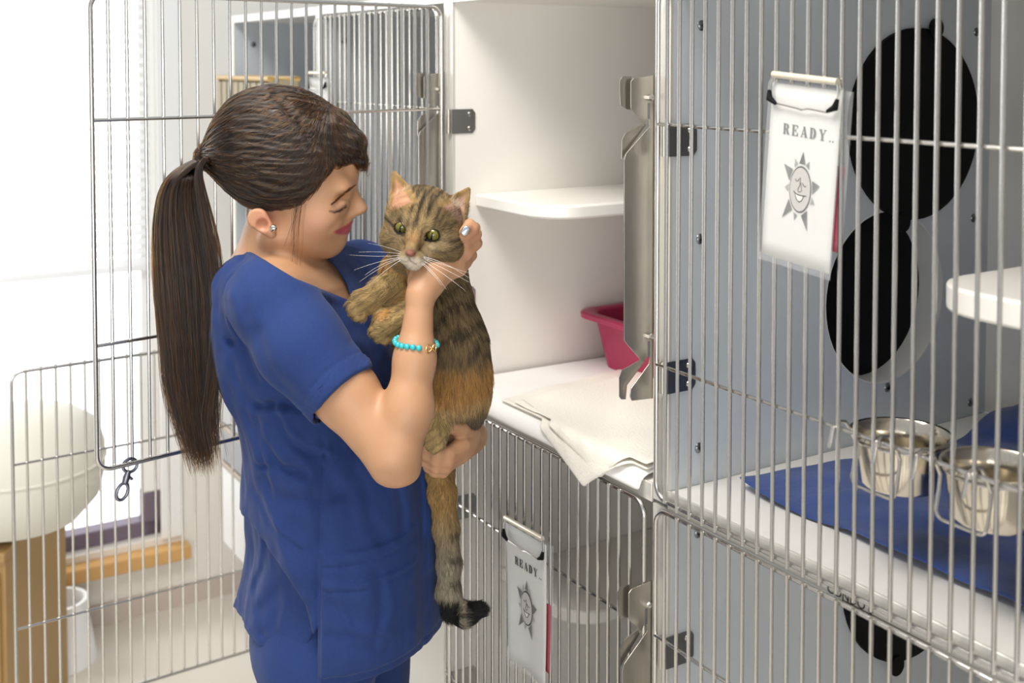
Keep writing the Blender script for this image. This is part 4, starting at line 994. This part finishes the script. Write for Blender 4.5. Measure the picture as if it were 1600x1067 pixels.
def follow(ctrl, wid, depthw, N, rad, name, parent, seed, tail=.0, K=26, spreadend=0):
    r_ = np.random.default_rng(seed); C_ = np.array(ctrl); n_ = len(C_); t = np.linspace(0, 1, K)
    s_ = np.linspace(0, 1, n_); base = np.stack([np.interp(t, s_, C_[:, k]) for k in range(3)], 1)
    ker = np.array([.25, .5, .25])
    for _ in range(3): base[1:-1] = base[:-2]*.25+base[1:-1]*.5+base[2:]*.25
    a = r_.uniform(0, 2*PI, N); q = np.sqrt(r_.random(N)); ox, oy = np.cos(a)*q, np.sin(a)*q
    lenf = .48+.52*r_.beta(1.6, 1.5, N)
    P = np.zeros((N, K, 3)); ph = r_.uniform(0, 6, N); fq = r_.uniform(3, 7, N); clump = np.round(ox*5)/5*.35+ox*.65
    for k in range(K):
        tt = t[k]*lenf; w = np.interp(tt, s_, wid); dw = np.interp(tt, s_, depthw)
        b = np.stack([np.interp(tt, t, base[:, j]) for j in range(3)], 1)
        fly = r_.normal(size=N)*0
        P[:, k, 0] = b[:, 0]+clump*w+.0030*np.sin(ph+fq*tt*2)*tt+.012*tt**3*np.sin(ph*3)*spreadend
        P[:, k, 1] = b[:, 1]+oy*dw+.0025*np.sin(ph*2+fq*tt*1.7)*tt
        P[:, k, 2] = b[:, 2]
    R = np.full(K, rad); R[-1] = rad*.2; R[-4:-1] = rad*.7
    return curves_obj(name, P-ORG, R, M_tail, parent)
pt = [(321, 246), (302, 254), (286, 272), (278, 300), (281, 350), (289, 410), (294, 470), (298, 530), (300, 590), (306, 650), (313, 700), (322, 745)]
YP = 1.70; ctrl = [W(x, y, YP+.02*(1 if i < 2 else 0)) for i, (x, y) in enumerate(pt)]
wd_ = [.010, .015, .024, .032, .040, .046, .047, .043, .036, .028, .019, .010]
dw_ = [.010, .014, .018, .022, .026, .028, .028, .026, .022, .018, .014, .008]
def tailcore(P):
    return _chain(P, ctrl[:9], [x*.62 for x in dw_[:8]]+[.004], .01)
pony = follow(ctrl, wd_, dw_, 7500, .00021, 'ponytail', wroot, 21, spreadend=1)
fly_ctrl = [W(x, y, 1.68) for x, y in [(321, 246), (305, 262), (318, 320), (330, 380), (338, 450), (340, 520), (336, 590), (322, 660), (334, 700), (338, 730)]]
follow(fly_ctrl, [.004, .006, .010, .014, .014, .014, .016, .018, .016, .014], [.006]*10, 260, .0002, 'loose_strands', pony, 22, spreadend=.6)
fl2 = [W(x, y, 1.69) for x, y in [(315, 250), (275, 275), (252, 330), (248, 400), (250, 470), (262, 540), (266, 600), (282, 660), (300, 720), (306, 752)]]
follow(fl2, [.004, .006, .008, .009, .010, .012, .014, .014, .012, .008], [.008]*10, 500, .0002, 'loose_strands', pony, 23, spreadend=.5)
tie = MB(); tie.tube([TIE+np.array([.0, .0135*math.cos(t), .0165*math.sin(t)])-ORG+np.array([.003*math.sin(t), 0, 0]) for t in np.linspace(0, 2*PI, 30)[:-1]], .0042, 10, closed=True); tie.build('hair_tie', mat('hair_tie_brown', (.05, .03, .02), .7), hcap)
# wisps before the ear
r_ = np.random.default_rng(4); P = []
for i in range(26):
    x0 = r_.normal(468, 5); base = [(x0, 315), (x0-4, 335), (x0-9+r_.normal(0, 3), 358), (x0-14+r_.normal(0, 5), 385)] if i % 2 else [(x0, 318), (x0-4, 350), (x0-5+r_.normal(0, 2), 385), (x0-7+r_.normal(0, 3), 425)]
    s_ = []
    for (x, y), Y in zip(base, (1.652, 1.650, 1.652, 1.664)): s_.append(W(x, y, Y-.004+.001*r_.normal()))
    s_ = np.array(s_); t = np.linspace(0, 3, 9); P.append(np.stack([np.interp(t, [0, 1, 2, 3], s_[:, k]) for k in range(3)], 1))
P = np.array(P)
curves_obj('loose_strands', P-ORG, np.linspace(.00018, .00006, 9), M_hair, hcap)
print('hair', _time.time()-_t0); _t0 = _time.time()

# ------------------------------------------------------------------ the cat
YC = 1.69
_za, _zb = W(0, 300, YC)[2], W(0, 700, YC)[2]
def PX(P): return 800+P[:, 0]/YC*FPX, 300+(P[:, 2]-_za)/(_zb-_za)*400
EA = (.0096, .012, .0052)
XZH = lambda pts, Y: XZ(pts, Y-.026)
WH = lambda x, y, Y: W(x, y, Y-.026)
HC = WH(664, 345, 1.662); cf = np.array([-.20, -.93, -.28]); cf /= np.linalg.norm(cf)
cu_ = np.array([.242, 0, .97]); cu_ -= cf*(cu_@cf); cu_ /= np.linalg.norm(cu_); cr = np.cross(cf, cu_); CR = np.array([cr, cf, cu_])
EYE = [WH(627, 356, 1.6175), WH(676, 368, 1.6105)]
TAIL = [W(x, y, Y) for x, y, Y in [(690, 690, 1.73), (688, 735, 1.72), (691, 770, 1.70), (697, 825, 1.70), (702, 880, 1.70), (701, 925, 1.70), (708, 953, 1.69), (726, 960, 1.68), (748, 952, 1.68)]]
TR = [.022, .019, .0185, .0175, .0165, .0165, .0160, .0155, .0125]
def ear_y(P, tri, Y):
    w = [np.array(WH(x, y, Y)) for x, y in tri]; base = (w[1]+w[2])/2; ax = w[0]-base; ax /= np.linalg.norm(ax); sd = np.cross(ax, [0, 1, 0])
    u = (P-base)@sd; hw = np.linalg.norm(w[1]-w[2])/2; return Y-.026-.016*(u/hw)**2+.006
def ear(P, tri, Y):
    w = [np.array(WH(x, y, Y)) for x, y in tri]
    d2 = _poly(P, [(q[0], q[2]) for q in w])-.0045
    return smax(d2, np.abs(P[:, 1]-ear_y(P, tri, Y))-.0022, .002)
EARS = [([(615.5, 272), (611, 330), (652, 309)], 1.655), ([(731, 298), (690, 317), (724, 354)], 1.655)]
def cat(P, eyes=True):
    b = _chain(P, [W(676, 400, 1.70), W(668, 440, 1.705), W(672, 490, 1.70), W(690, 545, 1.70), W(703, 600, 1.70), W(712, 640, 1.71)], [.046, .052, .058, .063, .055, .036], .03)
    b = smin(b, _cap(P, W(628, 425, 1.665), W(640, 470, 1.67), .030, .036), .03)
    b = smin(b, _ell(P, W(727, 622, 1.70), (.030, .04, .045)), .02)
    for pts, rs in (([W(640, 450, 1.655), W(600, 452, 1.635), W(572, 470, 1.625), W(560, 482, 1.625)], [.026, .0175, .0155, .0165]),
                    ([W(665, 500, 1.650), W(635, 497, 1.628), W(605, 503, 1.620), W(597, 516, 1.622)], [.026, .0185, .0175, .0175]),
                    ([W(705, 630, 1.66), W(688, 650, 1.645), W(681, 675, 1.628), W(679, 690, 1.624)], [.028, .018, .0145, .0145])):
        b = smin(b, _chain(P, pts, rs, .01), .012)
    for toes in ([(553, 478), (551, 487), (558, 494), (566, 494)], [(584, 517), (592, 527), (602, 530), (611, 527)], [(671, 694), (679, 700), (688, 695)]):
        for i, (x, y) in enumerate(toes):
            Yt = 1.619 if x > 640 else 1.617
            b = smin(b, _ell(P, W(x, y, Yt), (.0068, .009, .0085)), .0035)
    b = smin(b, _chain(P, TAIL, TR, .01), .02)
    h = _ell(P, HC, (.0575, .052, .046), CR)
    h = smin(h, _ell(P, WH(660, 330, 1.645), (.040, .035, .030), CR), .02)
    for x, y, Y, r in ((616, 374, 1.64, .020), (698, 386, 1.635, .024), (640, 385, 1.63, .022), (668, 392, 1.63, .022)): h = smin(h, np.linalg.norm(P-WH(x, y, Y), axis=1)-r, .02)
    h = smin(h, _cap(P, WH(654, 352, 1.615), WH(642, 389, 1.590), .0125, .0085), .012)
    for x, y in ((635.5, 400.5), (653, 404.5)): h = smin(h, _ell(P, WH(x, y, 1.596), (.0125, .013, .0098), CR), .008)
    h = smin(h, _ell(P, WH(646, 412, 1.601), (.012, .012, .0085), CR), .006)
    h = smin(h, _ell(P, WH(641.5, 395, 1.5825), (.0062, .0055, .0042), CR), .003)
    ml = _segd(P, XZH([(641, 399), (643, 405), (652, 410), (662, 408)], 1.6)); ml2 = _segd(P, XZH([(643, 405), (635, 408), (627, 404)], 1.6))
    h = h+.0014*(np.exp(-(ml/.0012)**2)+np.exp(-(ml2/.0012)**2))*(P[:, 1] < 1.60)
    for tri, Y in EARS: h = smin(h, ear(P, tri, Y), .006)
    for e in EYE:
        al = _ell(P, e+cf*.004, EA, CR); h = smax(h, -al, .0025)
        h = h-.0012*np.exp(-((al-.0015)/.002)**2)
    return smin(h, b, .025)
def nz(P, s_, k): return vnoise(P, s_, k)
def cat_col(P):
    x, y = PX(P); n1 = nz(P, 55, 1); n2 = nz(P, 130, 2); n3 = nz(P*[1, 1, .35], 240, 5)
    c = np.tile([.21, .145, .07], (len(P), 1)); dark = (.035, .024, .015)
    isH = _ell(P, HC, (.085, .125, .080), CR) < 0
    isH |= (y < 330)
    H = isH.astype(float); B = 1-H
    # body: torso stripes
    st_ = np.sin((y*.17+x*.10+3.4*n1+1.6*n2)); c = mix(c, dark, B*(.80*sm(st_, .15, .75))*sm(y, 425, 450)*(1-sm(y, 545, 565))*(.35+.65*sm(x, 640, 680)))
    c = mix(c, (.42, .22, .065), B*(1-sm(x, 650, 680))*(1-sm(y, 470, 500))*.85)                 # chest
    c = mix(c, (.42, .215, .065), B*sm(y+9*n2, 548, 575)*(1-sm(y, 615, 640))*.9)                      # belly
    c = mix(c, (.58, .42, .22), B*np.exp(-((y-628-(x-700)*-.15)/10)**2)*.6)
    c = mix(c, (.13, .10, .07), B*sm(y, 628, 645)*(1-sm(y, 690, 700))*sm(x, 715, 735)*.9)
    c = mix(c, (.15, .10, .06), B*sm(y, 532, 545)*(1-sm(y, 548, 562))*.6)
    leg = np.minimum(_cap(P, W(606, 450, 1.635), W(556, 484, 1.622), .026, .026), _cap(P, W(635, 497, 1.628), W(597, 520, 1.62), .027, .027))
    leg = np.minimum(leg, _cap(P, W(684, 662, 1.63), W(679, 700, 1.62), .019, .022))
    c = mix(c, (.40, .28, .12), sm(-leg, -.002, .003)*.9); c = mix(c, (.12, .08, .04), sm(-leg, 0, .003)*.5*sm(np.sin(y*.5+x*.35+n1), .5, .9))
    # tail
    t_ = sm(y, 735, 750)*(x < 775); g_ = sm(y, 780, 900)
    c = mix(c, (.36, .22, .08), t_*(1-g_)); c = mix(c, (.27, .235, .17), t_*g_)
    c = mix(c, dark, t_*.75*sm(np.sin(y*.16+.8*n1), .55, .9)*sm(x, 690, 706)*sm(y, 790, 830))
    c = mix(c, (.006, .006, .006), t_*sm(y, 934, 942)*(1-sm(x, 716, 719))); c = mix(c, (.006, .006, .006), t_*sm(x, 727, 730)*sm(y, 925, 930))
    # head
    hx, hz_ = (P-HC)@cr, (P-HC)@cu_
    c = mix(c, (.27, .185, .085), H*.85)
    c = mix(c, (.36, .27, .14), H*.5*sm(n1, .1, .6))
    fine = np.sin(hx*520+2.2*n1+hz_*60); c = mix(c, (.05, .035, .02), H*.8*sm(fine, .1, .8)*sm(hz_, .000, .012)*(1-sm(np.abs(hx+.002), .026, .040)))
    w_ = lambda pts, wd, k, cc=dark: (lambda g: mix(c, cc, H*k*np.exp(-(g/wd)**2)))(_segd(P, XZH(pts, 1.63)))
    for pts, wd, k in (([(686, 370), (704, 376), (733, 372)], .0026, .9), ([(672, 386), (696, 391), (724, 380)], .0022, .75), ([(660, 397), (686, 402), (705, 398)], .0018, .5), ([(616, 352), (606, 345), (597, 343)], .0024, .9),
                       ([(622, 366), (614, 375), (604, 380)], .0028, .6), ([(612, 385), (620, 396)], .002, .4), ([(640, 350), (643, 330), (650, 308), (654, 294)], .0020, .85), ([(654, 348), (657, 325), (665, 300)], .0020, .9),
                       ([(668, 352), (670, 330), (676, 305)], .0020, .85), ([(628, 345), (632, 328), (642, 312)], .0018, .8), ([(684, 356), (690, 340), (700, 328)], .0018, .7), ([(700, 360), (708, 348), (722, 345)], .0018, .6),
                       ([(632, 372), (636, 380)], .0015, .7), ([(664, 376), (658, 384)], .0015, .8)):
        c = w_(pts, wd, k)
    for px_, py_, r, cc, k in ((634, 338, .007, (.50, .36, .17), .7), (667, 349, .008, (.50, .36, .17), .75), (622, 368, .006, (.50, .38, .22), .5), (676, 383, .008, (.52, .40, .24), .7), (648, 370, .010, (.36, .20, .08), .9), (690, 380, .008, (.5, .36, .2), .4)):
        g = np.linalg.norm((P-WH(px_, py_, 1.61))[:, [0, 2]], axis=1); c = mix(c, cc, H*k*np.exp(-(g/r)**2)*(P[:, 1] < 1.635))
    for e in EYE: al = _ell(P, e+cf*.004, (EA[0], .013, EA[2]), CR); c = mix(c, (.012, .008, .006), H*(1-sm(al, .0016, .0032)))
    mz = np.minimum(_ell(P, WH(645, 406, 1.597), (.021, .03, .010), CR), _ell(P, WH(647, 414, 1.60), (.017, .03, .010), CR)); c = mix(c, (.62, .54, .44), H*sm(-mz, -.004, .004))
    dt = _segd(P, XZH([(641, 399), (643, 405), (652, 410)], 1.6)); c = mix(c, (.10, .07, .05), H*.7*np.exp(-(dt/.0010)**2)*(P[:, 1] < 1.60))
    ns = _ell(P, WH(641.5, 396, 1.580), (.0075, .010, .0052), CR); c = mix(c, (.26, .11, .075), H*(1-sm(ns, -.0005, .0008)))
    for (tri, Y), sd in zip(EARS, (0, 1)):
        q = np.array(tri, float); cc_ = q.mean(0); inn = [tuple(cc_+(v-cc_)*.80+np.array([0, 2])) for v in q]
        di = _poly(P, XZH(inn, Y)); frn = (P[:, 1] < ear_y(P, tri, Y)+.0006)
        full = _poly(P, XZH(tri, Y)); c = mix(c, (.30, .18, .07), H*sm(-full, -.006, -.002)*(y < 322)*.7)
        c = mix(c, (.48, .25, .15) if sd == 0 else (.42, .26, .19), H*sm(-di, -.002, .002)*frn*.92)
    c = c*(.88+.22*n3+.10*n2)[:, None]
    return np.clip(c, .004, 1)
V, F = net(cat, (-.26, 1.50, .74), (.02, 1.80, 1.50), .0020, smooth=1)
croot = empty('cat', 'brown tabby cat with green eyes held upright in the woman\'s arms', 'cat', tuple(W(690, 600, YC))); CO = np.array(croot.location)
M_fur = mat('cat_skin', (.3, .2, .1), .8, attr='Col', spec=.2, bump=.3, bscale=300)
cbody = mesh_from('body', V, F, M_fur, croot, cat_col(V), CO)
print('cat', len(V), _time.time()-_t0); _t0 = _time.time()
M_furs = mat('cat_fur', (.3, .2, .1), .55, attr='Col', spec=.35)
def fur(N, keep, length, rad, name, seed, lift=.35, K=5):
    S = sample_surface(V, F, N, keep, seed); r_ = np.random.default_rng(seed); x, y = PX(S); n = grad(cat, S)
    isH = _ell(S, HC, (.085, .125, .080), CR) < 0; isH |= (y < 330)
    fl = np.tile([.05, 0, -1.], (len(S), 1))
    nose = WH(644, 392, 1.57); fh = S-nose; fh /= np.linalg.norm(fh, axis=1)[:, None]; fl[isH] = fh[isH]
    lg = (x < 640) & (y > 430) & (y < 540); fl[lg] = np.array([-.9, -.1, -.35])
    tp = (y > 945) & (x > 705); fl[tp] = np.array([1, 0, .1])
    fl = fl+r_.normal(size=S.shape)*.16+.25*np.stack([vnoise(S, 50, 31), vnoise(S, 50, 32), vnoise(S, 50, 33)], 1)
    fl -= n*(fl*n).sum(1)[:, None]; fl /= np.linalg.norm(fl, axis=1)[:, None]+1e-9
    L = length(S, x, y, isH)*r_.uniform(.6, 1.15, len(S))
    P = np.zeros((len(S), K, 3))
    for k in range(K):
        t = k/(K-1); P[:, k] = S+L[:, None]*(fl*t+n*(lift*t*(1-.45*t)))-n*.0004
    sh = np.where(r_.random((len(S), 1)) < .3, r_.uniform(.3, .6, (len(S), 1)), r_.uniform(.8, 1.45, (len(S), 1))); col = np.clip(cat_col(S)*sh, 0, 1)
    P += -n[:, None, :]*0
    return curves_obj(name, P-CO, rad*np.array([1, .95, .8, .5, .12]), M_furs, cbody, col)
def okp(c_):
    k = np.ones(len(c_), bool)
    for e in EYE: k &= _ell(c_, e+cf*.004, (EA[0], .013, EA[2]), CR) > .0014
    k &= _ell(c_, WH(641.5, 396, 1.580), (.0075, .010, .0052), CR) > 0
    return k
def flen(S, x, y, isH):
    L = np.full(len(S), .0135); L[(y > 560) & (y < 640)] = .017; L[y > 735] = .0115; L[(x < 640) & (y > 430)] = .008; L[(y > 640) & (y < 712) & (x < 700)] = .005
    L[(y > 400) & (y < 455) & (x < 660)] = .015
    toe = ((x < 575) & (y > 465)) | ((x < 620) & (y > 505) & (y < 540)); L[toe] = .005
    d = np.linalg.norm(S-WH(644, 396, 1.58), axis=1); L[isH] = np.clip(.0022+.085*d[isH], .0025, .0075)
    er = np.zeros(len(S), bool)
    for tri, Y in EARS: er |= (_poly(S, XZH(tri, Y)) < .006) & (S[:, 2] > W(0, 318, 1.65)[2])
    L[er] = .0025
    return L
inhead = lambda c_: okp(c_) & (_ell(c_, HC, (.085, .125, .080), CR) < 0)
notback = lambda c_: okp(c_) & ((c_[:, 1] < 1.75))
fur(26000, inhead, flen, .00013, 'fur', 1, .30)
fur(60000, notback, flen, .00017, 'fur', 2, .34)
# ear tufts: long pale hairs inside the ears
r_ = np.random.default_rng(9); P = []
for (bx, by), (tx_, ty_), (wx, wy), nn in (((619, 318), (624, 285), (642, 300), 90), ((700, 318), (712, 300), (722, 335), 120)):
    for i in range(nn):
        s_ = r_.random(); a = np.array([bx+(wx-bx)*s_*.6, by+(wy-by)*s_*.5])+r_.normal(size=2)*3; b_ = a+np.array([(tx_-bx)*.6+12*(.5-r_.random()), (ty_-by)*.6*(.5+.6*r_.random())])
        P.append([WH(*(a*(1-t)+b_*t), 1.650-.010*math.sin(PI*t)) for t in (0, .35, .7, 1)])
curves_obj('ear_tufts', np.array(P)-CO, np.array([.00013, .00012, .0001, .00004]), mat('ear_hair', (.62, .50, .36), .6), cbody)
# whiskers
wk = []
for (x0, y0), (x1, y1), (x2, y2) in [((660, 402), (695, 415), (738, 428)), ((661, 404), (700, 422), (742, 446)), ((660, 406), (700, 432), (728, 455)), ((658, 408), (682, 428), (697, 452)), ((656, 409), (680, 430), (690, 446)), ((662, 401), (700, 410), (735, 436)),
                                     ((629, 397), (600, 392), (560, 394)), ((628, 399), (590, 402), (545, 398)), ((628, 401), (590, 408), (553, 422)), ((629, 403), (600, 412), (562, 440)), ((630, 404), (602, 420), (575, 447)), ((629, 395), (603, 384), (575, 380)),
                                     ((629, 402), (596, 410), (570, 430))]:
    a, b_, c_ = WH(x0, y0, 1.590), WH(x1, y1, 1.570), WH(x2, y2, 1.560)
    wk.append([a*(1-t)**2+2*b_*t*(1-t)+c_*t*t for t in np.linspace(0, 1, 10)])
curves_obj('whiskers', np.array(wk)-CO, np.linspace(.00022, .00006, 10), mat('whisker_white', (.85, .83, .78), .35), cbody)
# eyes
for e in EYE:
    n1_, n2_ = 40, 40; v = []; f = []; col = []
    for i in range(n1_+1):
        th = PI*i/n1_
        for j in range(n2_):
            ph = 2*PI*j/n2_; l = np.array([math.sin(th)*math.cos(ph), math.cos(th), math.sin(th)*math.sin(ph)])   # local: x right, y forward, z up
            v.append(e+(CR.T@l)*.0098-CO+cf*(-.0046))
            rr = math.hypot(l[0], l[2]); slit = (abs(l[0])/(.15))**2+(l[2]/.62)**2 < 1 and l[1] > 0
            if slit: q = (.003, .003, .003)
            elif rr > .86 or l[1] < 0: q = (.02, .015, .01)
            else: t = min(1, rr/.75); q = (.10*(1-t)+.15*t, .10*(1-t)+.13*t, .016)
            col.append(q)
    for i in range(n1_):
        for j in range(n2_): f.append((i*n2_+j, i*n2_+(j+1) % n2_, (i+1)*n2_+(j+1) % n2_, (i+1)*n2_+j))
    me_o = mesh_from('eye', np.array(v)+CO, np.array(f), mat('cat_eye', (.3, .3, .05), .06, attr='Col', spec=.6), cbody, np.array(col), CO)
print('fur', _time.time()-_t0)
